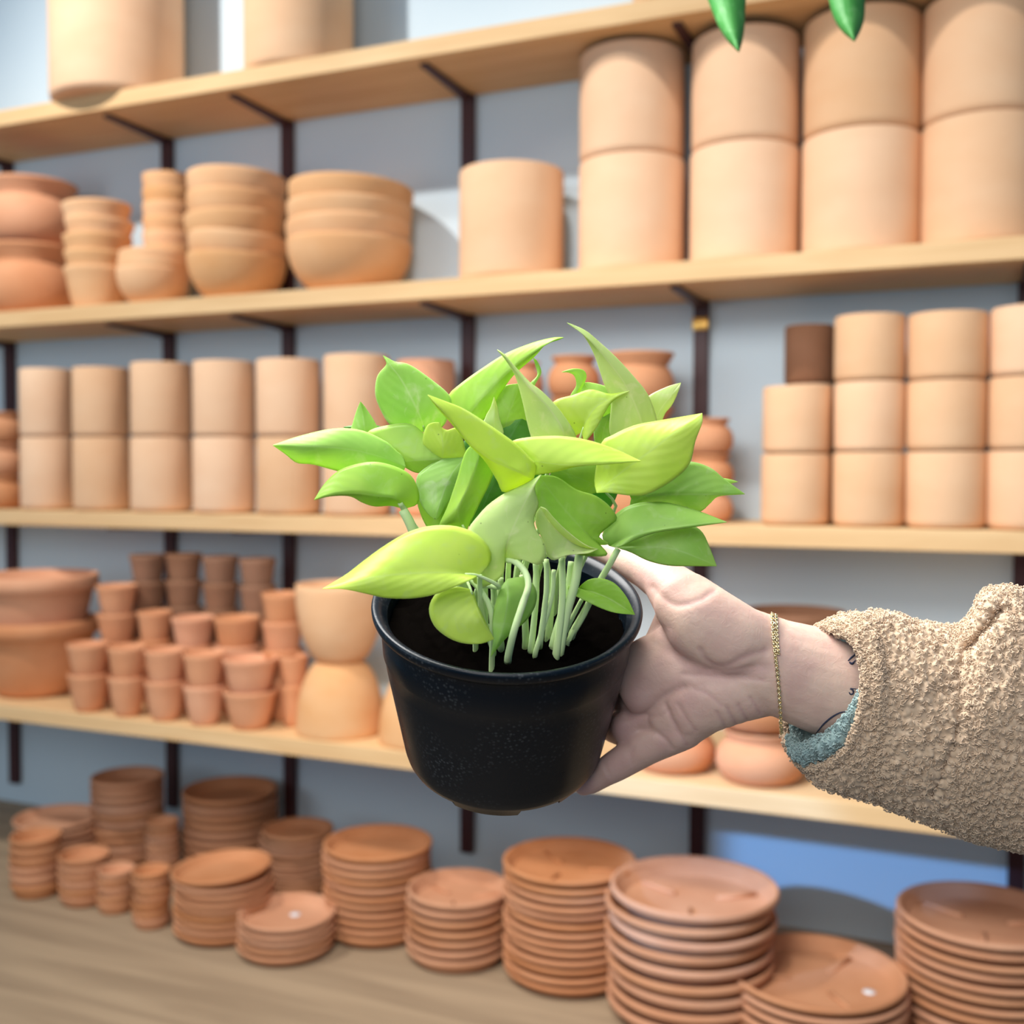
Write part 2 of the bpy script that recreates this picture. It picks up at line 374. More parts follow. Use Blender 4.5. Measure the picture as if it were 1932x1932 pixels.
# --- second shelf
G = 'tall paired cylinders on the second shelf'
column(865, 1066, [327], SH[1], .02, cyl_prof, M['peach'], 'cylinder_pot', ('lone peach cylinder pot standing beside the bowls', ''), 'plant pot', G)
for xl, xr, ys, d in ((1091, 1295, [112, 312], 'pair nearest the lone cylinder'), (1302, 1509, [85, 291], 'second pair from the lone cylinder'),
                      (1515, 1736, [50, 267], 'third pair from the lone cylinder'), (1743, 1968, [16, 240], 'pair at the frame edge')):
    column(xl, xr, ys, SH[1], .043, cyl_prof, M['peach'], 'cylinder_pot', ('tall peach clay cylinder', d), 'plant pot', G)
cup3 = lambda R, h: cup_prof(R, h, .66, False)
column(-30, 147, [350, 470], SH[1], .005, lambda R, h: bulb_prof(R, h, .84, 1.0), M['orange'], 'bellied_pot', ('wide bellied clay pot with flared rim', 'pair at the frame edge'), 'plant pot', 'bellied pots on the second shelf')
nest(122, 248, 388, 5, 30, SH[1], .01, cup3, M['bowl'], 'clay_cup', ('sandy clay cup', 'nest beside the bellied pots'), 'cup', 'nested cups on the second shelf',
     tilts=[(0,0,0),(.02,.01,1),(-.02,.02,2),(.03,-.02,3),(.02,.03,4)])
nest(270, 362, 333, 6, 27, SH[1], 0, cup3, M['bowl'], 'clay_cup', ('sandy clay cup', 'tall nest behind small bowls'), 'cup', 'nested cups on the second shelf', yc=-.025)
nest(222, 355, 483, 3, 14, SH[1], .004, bowl_prof, M['bowl'], 'clay_bowl', ('small sandy bowl', 'low nest before the tall cups'), 'bowl', 'small bowls on the second shelf',
     tilts=[(0,0,0),(0,.03,1),(.03,.10,2)])
nest(352, 537, 336, 5, 37, SH[1], .006, bowl_prof, M['bowl'], 'clay_bowl', ('rounded sandy bowl', 'five-high bowl nest'), 'bowl', 'large bowls on the second shelf',
     tilts=[(.02,.05,0),(0,.07,0),(.02,-.02,0),(-.02,.02,0),(-.03,.02,0)])
nest(541, 776, 356, 4, 34, SH[1], -.012, bowl_prof, M['bowl'], 'clay_bowl', ('wide sandy bowl', 'four-high wide bowl nest'), 'bowl', 'large bowls on the second shelf',
     tilts=[(.01,.02,0),(0,-.01,0),(.0,.02,0),(-.03,.035,0)])
# --- third shelf
G = 'small stacked cylinders on the third shelf'
words6 = ['first pair from the frame edge', 'second pair from the frame edge', 'third pair from the frame edge', 'fourth pair from the frame edge', 'fifth pair, beside the leaves', 'sixth pair, touched by leaf tips']
for (xl, xr, yt), d in zip(((40, 138, 698), (139, 245, 696), (247, 362, 687), (364, 482, 684), (484, 607, 681), (609, 737, 673)), words6):
    column(xl, xr, [yt, 826], SH[2], .003, cyl_prof, M['peach'], 'cylinder_pot', ('small peach cylinder', d), 'plant pot', G)
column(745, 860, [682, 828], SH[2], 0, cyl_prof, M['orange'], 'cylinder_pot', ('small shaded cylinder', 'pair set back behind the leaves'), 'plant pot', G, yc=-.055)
GB = 'little bellied pots on the third shelf'
bl = lambda R, h: bulb_prof(R, h, .70, .86)
column(-32, 46, [778, 838, 897], SH[2], .015, bl, M['ochre'], 'bellied_pot', ('little bellied pot', 'stack by the frame edge'), 'plant pot', GB)
column(940, 1027, [684, 756, 833, 906], SH[2], .03, bl, M['ochre'], 'bellied_pot', ('little bellied pot', 'first stack behind the leaves'), 'plant pot', GB)
column(1030, 1132, [674, 752, 832, 908], SH[2], .03, bl, M['ochre'], 'bellied_pot', ('little bellied pot', 'second stack behind the leaves'), 'plant pot', GB)
column(1136, 1273, [668, 770, 872], SH[2], .02, lambda R, h: bulb_prof(R, h, .85, 1.0), M['ochre'], 'bellied_pot', ('rimmed bellied pot', 'wider stack behind the leaves'), 'plant pot', GB)
column(1288, 1384, [790, 858, 921], SH[2], .05, bl, M['ochre'], 'bellied_pot', ('little bellied pot', 'stack beside the leaf tips'), 'plant pot', GB)
column(1437, 1566, [731, 857], SH[2], .004, cyl_prof, M['peach'], 'cylinder_pot', ('small peach cylinder', 'two-high stack nearest the plant'), 'plant pot', G)
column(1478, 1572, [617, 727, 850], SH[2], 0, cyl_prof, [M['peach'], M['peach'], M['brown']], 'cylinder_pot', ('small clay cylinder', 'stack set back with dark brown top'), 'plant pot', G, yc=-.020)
for xl, xr, ys, d in ((1573, 1706, [599, 723, 854], 'three-high stack next to the two-high'), (1711, 1859, [595, 721, 853], 'middle three-high stack'), (1866, 2018, [583, 714, 851], 'three-high stack at the frame edge')):
    column(xl, xr, ys, SH[2], .004, cyl_prof, M['peach'], 'cylinder_pot', ('small peach cylinder', d), 'plant pot', G)
# --- lowest shelf
nest(-44, 180, 1082, 2, 84, SH[3], .0, lambda R, h: cup_prof(R, h, .57), M['orange'], 'rimmed_pot', ('large rimmed flower pot', 'pair at the frame edge'), 'plant pot', 'large rimmed pots on the lowest shelf')
cup2 = lambda R, h: cup_prof(R, h, .58, False)
G = 'little clay cups on the lowest shelf'
for (xl, xr, yt, p), d in zip(((128, 205, 1213, 56), (204, 275, 1219, 56), (273, 350, 1224, 58), (346, 425, 1231, 60), (421, 523, 1240, 60)),
        ('front nest by the rimmed pots', 'second front nest from the rimmed pots', 'middle front nest', 'fourth front nest from the rimmed pots', 'biggest front nest')):
    nest(xl, xr, yt, 2, p, SH[3], -.008, cup2, M['orange'], 'clay_cup', ('little clay cup', d), 'cup', G)
for (xl, xr, yt, n), d in zip(((183, 258, 1103, 4), (260, 324, 1153, 3), (324, 405, 1163, 3), (404, 490, 1163, 3), (494, 572, 1118, 4)),
        ('second row nest by the rimmed pots', 'second row nest behind the second front nest', 'second row nest behind the middle front nest', 'second row nest behind the fourth front nest', 'tall second row nest beside the big bowls')):
    nest(xl, xr, yt, n, 53, SH[3], 0, cup2, M['orange'], 'clay_cup', ('little clay cup', d), 'cup', G, yc=-.247)
for (xl, xr, yt, n), d in zip(((245, 313, 1046, 5), (313, 381, 1044, 5), (382, 450, 1049, 5), (452, 520, 1053, 5)),
        ('shaded back row nest nearest the rimmed pots', 'second shaded back row nest', 'third shaded back row nest', 'fourth shaded back row nest')):
    nest(xl, xr, yt, n, 50, SH[3], 0, cup2, M['brown'], 'clay_cup', ('brown clay cup', d), 'cup', G, yc=-.155)  # brown clay paints the back row's shade into its colour
nest(526, 582, 1236, 2, 54, SH[3], 0, cup2, M['orange'], 'clay_cup', ('little clay cup', 'nest wedged against the big bowl'), 'cup', G, yc=-.285)
X, Y, R, dp = column(557, 727, [1246], SH[3], .005, lambda R, h: [(r, h-z) for r, z in bowl_prof(R, h, .50)][::-1], M['bowl'], 'clay_bowl', ('big round bowl turned upside down', 'under an upright bowl'), 'bowl', 'big bowls on the lowest shelf')
zt = P(641, 1246, dp).z; zt2 = P(641, 1100, dp).z
put('clay_bowl', lathe_mesh('clay_bowl', bowl_prof(R*1.0, zt2-zt-.001, .5)), M['bowl'], (X, Y, zt+.0006), 'big round bowl standing upright on an upturned bowl', 'bowl', 'big bowls on the lowest shelf')
column(713, 885, [1268], SH[3], .005, lambda R, h: [(r, h-z) for r, z in bowl_prof(R, h, .50)][::-1], M['bowl'], 'clay_bowl', ('big upturned bowl half hidden by the nursery pot', ''), 'bowl', 'big bowls on the lowest shelf')
GB = 'bellied pots on the lowest shelf'
fb = lambda R, h: bulb_prof(R, h, .74, .84)
column(1190, 1352, [1268, 1362], SH[3], .02, fb, M['orange'], 'bellied_pot', ('smooth bellied pot', 'stack below the hand, nearer the pot'), 'plant pot', GB)
column(1350, 1520, [1268, 1374], SH[3], .005, fb, M['orange'], 'bellied_pot', ('smooth bellied pot', 'stack below the wrist'), 'plant pot', GB)
XB, YB, RB, DB = column(1432, 1560, [1268, 1356], SH[3], 0, fb, M['brown'], 'bellied_pot', ('brown bellied pot', 'back stack hidden by the wrist'), 'plant pot', GB, yc=-.10)
zb = P(1496, 1268, DB).z; p = P(1496, 1150, DB); q = P(1590, 1150, DB)
put('clay_bowl', lathe_mesh('clay_bowl', bowl_prof((q-p).length, p.z-zb-.001, .5)), M['brown'], (XB, YB, zb+.0008), 'dark brown bowl showing above the wrist', 'bowl', None)

# --- counter: stacks of saucers
def saucer_mesh(R, h, ridges):
    me = lathe_mesh('saucer', saucer_prof(R, h), 64)
    if ridges:
        bm = bmesh.new(); bm.from_mesh(me)
        for k in range(3):
            a = 2*PI*k/3 + .5; ca, sa = math.cos(a), math.sin(a); w = R*.028; z0, z1 = h*.06, h*.30
            vs = []
            for (u, v, z) in ((.28, -1, z0), (.80, -1, z0), (.80, 1, z0), (.28, 1, z0), (.30, -.6, z1), (.80, -.6, z1), (.80, .6, z1), (.30, .6, z1)):
                x, y = u*R, v*w; vs.append(bm.verts.new((x*ca-y*sa, x*sa+y*ca, z)))
            for f in ((0,1,2,3), (4,7,6,5), (0,4,5,1), (1,5,6,2), (2,6,7,3), (3,7,4,0)): bm.faces.new([vs[i] for i in f])
        bmesh.ops.recalc_face_normals(bm, faces=bm.faces)
        bm.to_mesh(me); bm.free()
    return me
def stack(xl, xr, ytc, ybot, n, mat, desc, ridges=False, tilt_top=(0, 0), sticker=None, jit=.0025, rots=0.0):
    cx = (xl+xr)/2; p = on_z(cx, ybot, CZ); r = .1
    for _ in range(5):
        c = p + VH*r; r = (xr-xl)/2*depth_of(c)/F
    dep = depth_of((c.x, c.y, CZ)); top = P(cx, ytc, dep).z; pt = (top-CZ)/(n+.55); hs = pt*1.55
    me = saucer_mesh(r, hs-.0003, ridges); first = None
    for i in range(n):
        a, b = (random.uniform(-jit, jit) for _ in '12')
        if i == 0: a = b = 0
        lab = 'terracotta saucer, %s in %s' % (rank(i, n), desc)
        loc = (c.x+a, c.y+b, CZ+.0003+i*pt); rz = rots + (random.uniform(0, 6) if not ridges else random.uniform(-.2, .2))
        rot = (0, 0, rz)
        if i == n-1 and tilt_top != (0, 0): rot = (tilt_top[0], tilt_top[1], 0); loc = (loc[0], loc[1], loc[2]+abs(r*math.sin(max(map(abs, tilt_top))))*.5)
        if first is None: o = first = put('saucer', me, mat, loc, lab, 'saucer', 'saucers in ' + desc, rot)
        else:
            o = first.copy(); COL.objects.link(o); o.location = loc; o.rotation_euler = rot; tag(o, lab, 'saucer', 'saucers in ' + desc)
    if sticker:
        q = on_z(sticker[0], sticker[1], top-hs*.85); sm = lathe_mesh('price_sticker', [(0, 0), (.010, 0), (.010, .0006), (0, .0006)], 20)
        s = link('price_sticker', sm, M['sticker'], o); s['label'] = 'small round white price sticker'
        v = o.matrix_basis.inverted() @ Vector((q.x, q.y, q.z)); s.location = (v.x, v.y, hs*.10+.0006)
    print('stack', desc, 'r %.3f' % r, 'pitch %.3f' % pt, 'y %.2f..%.2f' % (c.y-r, c.y+r), 'x %.2f' % c.x)
A, B = M['saucer'], M['saucer_b']
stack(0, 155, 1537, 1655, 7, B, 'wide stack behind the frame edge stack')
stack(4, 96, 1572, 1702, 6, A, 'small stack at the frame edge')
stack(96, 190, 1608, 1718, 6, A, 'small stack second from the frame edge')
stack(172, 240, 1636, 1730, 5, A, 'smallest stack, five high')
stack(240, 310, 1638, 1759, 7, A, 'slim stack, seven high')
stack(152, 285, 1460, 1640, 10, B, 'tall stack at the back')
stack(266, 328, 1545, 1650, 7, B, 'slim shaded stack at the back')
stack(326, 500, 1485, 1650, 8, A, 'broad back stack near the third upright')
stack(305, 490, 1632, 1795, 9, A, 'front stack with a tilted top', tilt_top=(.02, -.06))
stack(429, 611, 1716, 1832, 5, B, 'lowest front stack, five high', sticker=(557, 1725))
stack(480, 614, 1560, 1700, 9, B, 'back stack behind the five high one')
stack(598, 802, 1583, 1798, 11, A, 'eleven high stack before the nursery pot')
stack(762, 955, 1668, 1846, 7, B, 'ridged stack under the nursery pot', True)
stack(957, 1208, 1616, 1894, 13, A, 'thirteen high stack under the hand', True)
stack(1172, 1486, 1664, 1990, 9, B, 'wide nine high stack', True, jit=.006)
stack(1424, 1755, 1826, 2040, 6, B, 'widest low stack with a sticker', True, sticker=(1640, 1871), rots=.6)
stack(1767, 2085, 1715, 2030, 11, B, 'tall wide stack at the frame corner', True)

# ------------------------------------------------------------------ the held plant
plant = empty('potted_plant', U(957, 1290, -60), 'bright lime leafy plant in a black nursery pot held in the hand', 'potted plant')
AX = (-DN*.905 - fw*.425).normalized()                                    # pot axis: leaning towards the viewer
roll = Matrix.Rotation(-.028, 4, -fw); AX = roll.to_3x3() @ AX
AXs = RT - AX*RT.dot(AX); AXs.normalize(); AXb = AX.cross(AXs)
RIM = U(957, 1136, 0); R1 = 255*PXM; HP = 368*PXM
potm = Matrix.Identity(4)
for i in range(3): potm[i][0] = AXs[i]; potm[i][1] = AXb[i]; potm[i][2] = AX[i]; potm[i][3] = RIM[i]
inv = Matrix.Translation(-plant.location)
def child(o, parent, mw=None):
    o.parent = parent; o.matrix_parent_inverse = Matrix.Identity(4)
    o.matrix_basis = Matrix.Translation(-parent.location) @ mw if mw else Matrix.Translation(-parent.location)
    return o
def pot_r(z): return R1*(.985 - .245*min(1, (-z)/HP))
def pot_mesh():
    k = R1; prof = [(pot_r(-.012)*1.0, -.012)]
    prof = [(.930*k, -.0085), (.925*k, -.0125), (.932*k, -.0165), (.924*k, -.028), (.914*k, -.0295)]
    for t in np.linspace(.36, .86, 10): prof.append((pot_r(-HP*t), -HP*t))
    prof += [(pot_r(-HP*.9)*.992, -HP*.90), (pot_r(-HP*.93)*.972, -HP*.93), (pot_r(-HP)*.94, -HP*.945), (pot_r(-HP)*.89, -HP)]
    seg = 144; vs = []; fs = []
    ang = [2*PI*j/seg for j in range(seg)]
    notch = lambda a: 1.0 if (math.sin(5*a+1.0) > .35) else 0.0           # drainage cut-outs round the foot
    for r, z in prof:
        for a in ang:
            zz = z
            if z < -HP*.985: zz = -HP*(.94 if notch(a) else 1.0)
            vs.append((r*math.cos(a), r*math.sin(a), zz))
    n = len(prof)
    for i in range(n-1):
        for j in range(seg): fs.append((i*seg+j, i*seg+(j+1) % seg, (i+1)*seg+(j+1) % seg, (i+1)*seg+j))
    # inside wall and floor
    b = len(vs); ip = [(.885*k, -.006), (.86*k, -.03), (pot_r(-HP*.9)*.93, -HP*.93), (0.001, -HP*.93)]
    for r, z in ip:
        for a in ang: vs.append((r*math.cos(a), r*math.sin(a), z))
    for i in range(len(ip)-1):
        for j in range(seg): fs.append((b+i*seg+j, b+(i+1)*seg+j, b+(i+1)*seg+(j+1) % seg, b+i*seg+(j+1) % seg))
    for j in range(seg): fs.append(((n-1)*seg+j, (n-1)*seg+(j+1) % seg, b+2*seg+(j+1) % seg, b+2*seg+j))
    me = bpy.data.meshes.new('nursery_pot'); me.from_pydata(vs, [], fs); me.update(); return me
pot = link('nursery_pot', pot_mesh(), M['plastic']); pot['label'] = 'black plastic nursery pot with drainage notches'
child(pot, plant, potm)
lip = [(.885, -.0075), (.93, -.0085), (.962, -.0062), (.985, -.0050), (.997, -.0030), (1.0, -.0008), (.995, .0006), (.985, .0012), (.965, .0009), (.945, .0002), (.92, -.0016), (.885, -.006)]
rim = link('pot_rim', lathe_mesh('pot_rim', [(r*R1, z) for r, z in lip], 128), M['plastic']); rim.parent = pot
def soil():
    vs, fs = [], []; nr, seg = 22, 72
    for i in range(nr+1):
        for j in range(seg):
            r = .868*R1*i/nr; a = 2*PI*j/seg; x, y = r*math.cos(a), r*math.sin(a)
            z = -.0135 + .0016*math.sin(x*430+y*210)+.0014*math.sin(y*520-x*330+1)+.001*random.uniform(-1, 1)
            vs.append((x, y, z))
    for i in range(nr):
        for j in range(seg): fs.append((i*seg+j, i*seg+(j+1) % seg, (i+1)*seg+(j+1) % seg, (i+1)*seg+j))
    return vs, fs
s = from_data('soil', *soil(), M['soil']); s['label'] = 'dark moist potting soil'; child(s, plant, potm)
# a few pale perlite crumbs are part of the soil surface
SOILC = RIM - AX*.014
def soil_pt(u, v): return SOILC + AXs*u*R1 + AXb*v*R1                  # v>0 is the far side

# leaves: left edge, midrib and right edge as points (pixel x, pixel y, distance towards the viewer in pixels)
LEAVES = []
def leaf(mat, base, tip, L, Mi, Rr, bulge=6, root=None, stem=True, w=7.0):
    LEAVES.append(dict(mat=mat, base=base, tip=tip, L=L, M=Mi, R=Rr, bulge=bulge, root=root, stem=stem, w=w))
def build_leaf(sp, k):
    nt, ns = 30, 8
    E = {}
    for s in 'LMR': E[s] = catmull([sp['base']] + list(sp[s]) + [sp['tip']], nt)
    vs, fs, uvs = [], [], []
    for i in range(nt):
        t = i/(nt-1)
        for j in range(-ns, ns+1):
            u = abs(j)/ns; e = E['L'] if j < 0 else E['R']
            p = E['M'][i]*(1-u) + e[i]*u
            p = p + np.array([0, 0, sp['bulge']*1.5*u*(1-u)*math.sin(PI*min(1, max(0, t)))])
            vs.append(U(*p) - plant.location); uvs.append((j/ns, t))
    W = 2*ns+1
    for i in range(nt-1):
        for j in range(W-1): fs.append((i*W+j, i*W+j+1, (i+1)*W+j+1, (i+1)*W+j))
    me = bpy.data.meshes.new('leaf'); me.from_pydata(vs, [], fs); me.update()
    ul = me.uv_layers.new(name='leaf')
    for li, lp in enumerate(me.loops): ul.data[li].uv = uvs[lp.vertex_index]
    o = link('leaf', me, M[sp['mat']], plant)
    md = o.modifiers.new('thickness', 'SOLIDIFY'); md.thickness = .0004; md.offset = 0
    if sp['stem']:
        b = U(*sp['base']); q = U(*E['M'][3]); out = (b-q).normalized()
        root = sp['root'] or (random.uniform(-.28, .32), random.uniform(-.45, .1))
        rt = soil_pt(*root)
        mid1 = b + out*.012 + (rt-b)*.12; mid2 = rt + AX*.03 + (b-rt)*.12
        path = [Vector(x) for x in catmull([q, b, mid1, mid2, rt - AX*.006], 22)]
        rr = [sp['w']*PXM*(.42 + .58*min(1, i/9)) * (1 + .25*(i/21)) * .62 for i in range(22)]
        v, f = tube([p - plant.location for p in path], rr, 8)
        st = from_data('petiole', v, f, M['stem'], o); st['label'] = 'pale leaf stalk'
        st.parent = o
    return o
def mk(pts, d): return [(x, y, d if not isinstance(d, (list, tuple)) else d[0]+(d[1]-d[0])*i/max(1, len(pts)-1)) for i, (x, y) in enumerate(pts)]
# -- front
leaf('lime', (902, 1086, 215), (609, 1111, 255),
     mk([(925, 1062), (924, 1036), (900, 1008), (869, 995), (838, 991), (803, 994), (766, 1006), (724, 1031), (687, 1058), (652, 1085)], (195, 225)),
     mk([(848, 1081), (766, 1083), (683, 1093)], (235, 262)),
     mk([(888, 1094), (859, 1107), (819, 1122), (776, 1129), (728, 1128), (695, 1121), (650, 1112)], (240, 265)), 10, root=(-.22, -.35))
leaf('pale', (952, 1054, 165), (1021, 896, 190),
     mk([(950, 1080), (938, 1095), (910, 1108), (892, 1095), (882, 1050), (884, 1000), (900, 976), (921, 953), (951, 932), (991, 913)], (170, 175)),
     mk([(958, 1020), (980, 970), (1000, 930)], (190, 200)),
     mk([(985, 1056), (1016, 1066), (1029, 1049), (1027, 1025), (1011, 1000), (1007, 979), (1016, 951), (1009, 925), (1012, 908)], (190, 185)), 8, root=(.0, -.62), stem=False)
leaf('lime', (888, 1112, 190), (932, 1206, 205),
     mk([(858, 1107), (826, 1117), (811, 1140), (811, 1162), (822, 1184), (844, 1202), (871, 1213), (904, 1215)], (195, 215)),
     mk([(897, 1140), (910, 1170)], (200, 212)),
     mk([(894, 1120), (900, 1140), (908, 1156), (919, 1180)], (185, 195)), 8, root=(-.1, -.6), w=7)
leaf('fresh', (958, 1092, 150), (926, 1239, 175),
     mk([(946, 1108), (936, 1135), (931, 1157), (929, 1180), (931, 1200), (930, 1217)], (165, 180)),
     mk([(958, 1125), (952, 1170), (940, 1212)], (185, 185)),
     mk([(990, 1090), (1010, 1110), (1011, 1138), (995, 1168), (966, 1193), (946, 1213)], (140, 175)), 4, root=(.0, -.5), stem=False)
leaf('green', (1092, 1110, 70), (1198, 1160, 100),
     mk([(1098, 1102), (1112, 1093), (1133, 1091), (1159, 1100), (1182, 1126)], (80, 100)),
     mk([(1120, 1118), (1150, 1130), (1178, 1147)], (85, 98)),
     mk([(1072, 1106), (1077, 1119), (1093, 1128), (1115, 1139), (1140, 1150), (1165, 1157)], (95, 105)), 5, root=(.2, -.2), w=8, stem=False)
leaf('pale', (1128, 1036, 130), (1020, 956, 150),
     mk([(1112, 1043), (1094, 1045), (1068, 1048), (1045, 1057), (1032, 1047), (1024, 1020), (1011, 990), (1012, 968)], (150, 150)),
     mk([(1090, 1030), (1055, 1005), (1030, 975)], (125, 150)),
     mk([(1113, 1032), (1094, 1021), (1068, 1000), (1046, 978), (1031, 961)], (140, 160)), 5, stem=False)
leaf('green', (1132, 1028, 100), (1016, 897, 125),
     mk([(1146, 1046), (1128, 1050), (1085, 1045), (1040, 1020), (1012, 985), (1005, 935)], (115, 125)),
     mk([(1100, 1000), (1060, 955), (1032, 918)], (118, 128)),
     mk([(1150, 1026), (1130, 1012), (1150, 992), (1164, 978), (1150, 955), (1123, 935), (1088, 924), (1050, 900)], (100, 120)), 9, stem=False)
leaf('fresh', (1150, 1030, 85), (1371, 985, 130),
     mk([(1136, 1012), (1150, 985), (1172, 962), (1200, 950), (1232, 947), (1262, 949), (1314, 963)], (90, 110)),
     mk([(1190, 1012), (1236, 1000), (1309, 990)], (120, 132)),
     mk([(1166, 1032), (1198, 1018), (1236, 1005), (1275, 999), (1309, 994)], (118, 130)), 6, stem=False)
leaf('fresh', (1158, 1030, 70), (1352, 1068, 105),
     mk([(1178, 1018), (1215, 1004), (1262, 992), (1300, 990), (1324, 1003), (1340, 1036)], (80, 92)),
     mk([(1215, 1032), (1265, 1035), (1310, 1050)], (96, 108)),
     mk([(1172, 1036), (1192, 1043), (1223, 1058), (1262, 1067), (1314, 1068)], (85, 102)), 6, root=(.3, -.1), stem=False)
# -- right
leaf('lime', (1126, 930, 150), (1325, 780, 185),
     mk([(1122, 905), (1134, 838), (1156, 821), (1196, 803), (1236, 795), (1290, 786)], (135, 160)),
     mk([(1169, 894), (1223, 854), (1277, 813)], (160, 185)),
     mk([(1150, 930), (1190, 935), (1223, 932), (1271, 905), (1301, 875), (1312, 832), (1325, 798)], (160, 190)), 9, stem=False)
leaf('fresh', (1191, 940, 85), (1405, 932, 110),
     mk([(1185, 920), (1210, 900), (1260, 875), (1304, 871), (1341, 883), (1368, 905)], (95, 110)),
     mk([(1225, 936), (1277, 933), (1358, 933)], (108, 116)),
     mk([(1190, 962), (1223, 953), (1277, 953), (1317, 966), (1341, 948), (1356, 936)], (78, 96)), 6, stem=False)
leaf('fresh', (1340, 905, 40), (1392, 909, 40), mk([(1355, 902), (1375, 904)], 40), mk([(1365, 908)], 42), mk([(1355, 914), (1378, 912)], 40), 1, stem=False)
leaf('pale', (1205, 840, 80), (1070, 609, 110),
     mk([(1170, 845), (1150, 815), (1153, 757), (1140, 725), (1123, 673), (1107, 641), (1088, 617)], (80, 110)),
     mk([(1210, 797), (1185, 735), (1158, 695), (1115, 644)], (100, 118)),
     mk([(1236, 835), (1240, 797), (1223, 746), (1196, 711), (1164, 676), (1129, 644), (1103, 623)], (70, 105)), 4, root=(.2, .1))
leaf('dark', (1238, 790, 82), (1208, 722, 103),
     mk([(1228, 785), (1222, 768), (1226, 752), (1216, 740)], (84, 103)), mk([(1233, 775), (1227, 755), (1217, 738)], (85, 104)),
     mk([(1239, 780), (1231, 760), (1222, 745)], (81, 101)), 0, stem=False) if False else None
leaf('pale', (1232, 810, 20), (1285, 722, 40), mk([(1215, 770), (1223, 748), (1258, 730)], (22, 38)), mk([(1245, 775), (1265, 748)], (32, 42)),
     mk([(1246, 800), (1255, 780), (1269, 762), (1281, 735)], (25, 42)), 3, root=(.35, .1))
leaf('lime', (1098, 815, 95), (1187, 738, 110),
     mk([(1080, 822), (1055, 800), (1043, 760), (1083, 745), (1115, 735), (1148, 743)], (85, 100)),
     mk([(1106, 795), (1125, 768), (1156, 750)], (105, 112)),
     mk([(1104, 832), (1125, 808), (1140, 780), (1156, 757)], (112, 112)), 5, root=(.1, 0))
leaf('fresh', (1085, 760, 60), (1060, 702, 80), mk([(1076, 748), (1087, 728), (1084, 710), (1074, 703)], (62, 80)), mk([(1085, 745), (1097, 722), (1090, 704), (1077, 699)], (66, 82)),
     mk([(1094, 740), (1106, 712), (1100, 698), (1080, 696)], (60, 80)), 2, root=(.05, .1))
leaf('fresh', (1150, 790, 45), (1100, 722, 55), mk([(1120, 780), (1098, 750), (1096, 730)], 50), mk([(1140, 765), (1115, 738)], 54), mk([(1165, 770), (1160, 740), (1140, 728), (1115, 722)], 50), 2, stem=False)
leaf('green', (1140, 925, 80), (1035, 880, 90), mk([(1095, 935), (1060, 915), (1042, 900)], 90), mk([(1100, 905), (1060, 890)], 95), mk([(1150, 905), (1130, 876), (1085, 870), (1055, 872)], 90), 5, root=(.1, .1))
leaf('varieg', (1135, 850, 40), (1150, 780, 50), mk([(1122, 835), (1123, 800)], 45), mk([(1138, 815)], 48), mk([(1160, 840), (1158, 800)], 45), 3, root=(.2, .2))
# -- centre
leaf('lime', (1006, 905, 175), (807, 745, 235),
     mk([(1012, 880), (1000, 864), (974, 838), (940, 813), (904, 789), (870, 769), (836, 756)], (175, 225)),
     mk([(985, 893), (955, 880), (924, 866), (886, 836), (855, 797), (826, 766)], (205, 242)),
     mk([(989, 913), (951, 929), (938, 906), (914, 868), (884, 838), (853, 800), (824, 768)], (165, 225)), 8, stem=False)
leaf('lime', (994, 872, 155), (1209, 870, 205),
     mk([(972, 850), (967, 832), (1008, 824), (1061, 823), (1115, 832), (1169, 851)], (145, 190)),
     mk([(1010, 870), (1048, 876), (1088, 878), (1142, 875)], (170, 205)),
     mk([(995, 888), (1008, 896), (1048, 890), (1088, 880), (1142, 876)], (150, 195)), 5, stem=False)
leaf('pale', (1050, 850, 110), (938, 660, 150),
     mk([(1010, 840), (1001, 821), (993, 790), (986, 757), (973, 711), (954, 679)], (115, 150)),
     mk([(1064, 818), (1042, 778), (1018, 750), (997, 728), (972, 698), (953, 672)], (140, 158)),
     mk([(1082, 845), (1086, 821), (1062, 782), (1040, 756), (1018, 735), (1000, 722), (972, 692), (951, 668)], (100, 148)), 5, root=(.05, 0))
leaf('green', (872, 805, 60), (1063, 637, 100),
     mk([(840, 775), (847, 745), (868, 725), (901, 701), (953, 668), (1008, 646), (1046, 637)], (55, 95)),
     mk([(890, 775), (930, 730), (985, 680), (1040, 645)], (85, 105)),
     mk([(905, 800), (930, 765), (965, 712), (1008, 673), (1029, 650), (1051, 642)], (70, 98)), 6, root=(-.1, 0))
leaf('varieg', (802, 815, 65), (723, 671, 90),
     mk([(765, 812), (735, 800), (717, 771), (708, 743), (712, 710), (728, 690), (729, 683)], (75, 92)),
     mk([(790, 780), (759, 719), (737, 690)], (90, 96)),
     mk([(835, 805), (850, 770), (847, 745), (811, 714), (772, 688), (746, 683), (734, 677)], (65, 90)), 7, root=(-.2, -.05))
leaf('green', (960, 850, 50), (985, 722, 60), mk([(925, 830), (915, 790), (938, 735)], 55), mk([(955, 800), (972, 750)], 60), mk([(1000, 840), (1002, 790), (990, 740)], 52), 4, root=(-.05, .1))
leaf('pale', (935, 820, 100), (932, 749, 115), mk([(913, 805), (917, 785), (926, 768)], (102, 114)), mk([(932, 795), (933, 770)], 114), mk([(950, 818), (944, 795), (938, 768)], 106), 2, stem=False)
leaf('fresh', (1005, 740, 50), (1006, 675, 60), mk([(1000, 725), (1014, 708), (1010, 688)], 55), mk([(1006, 724), (1017, 704), (1012, 685)], 57), mk([(1010, 724), (1021, 703), (1014, 683)], 55), 1, root=(0, .2))
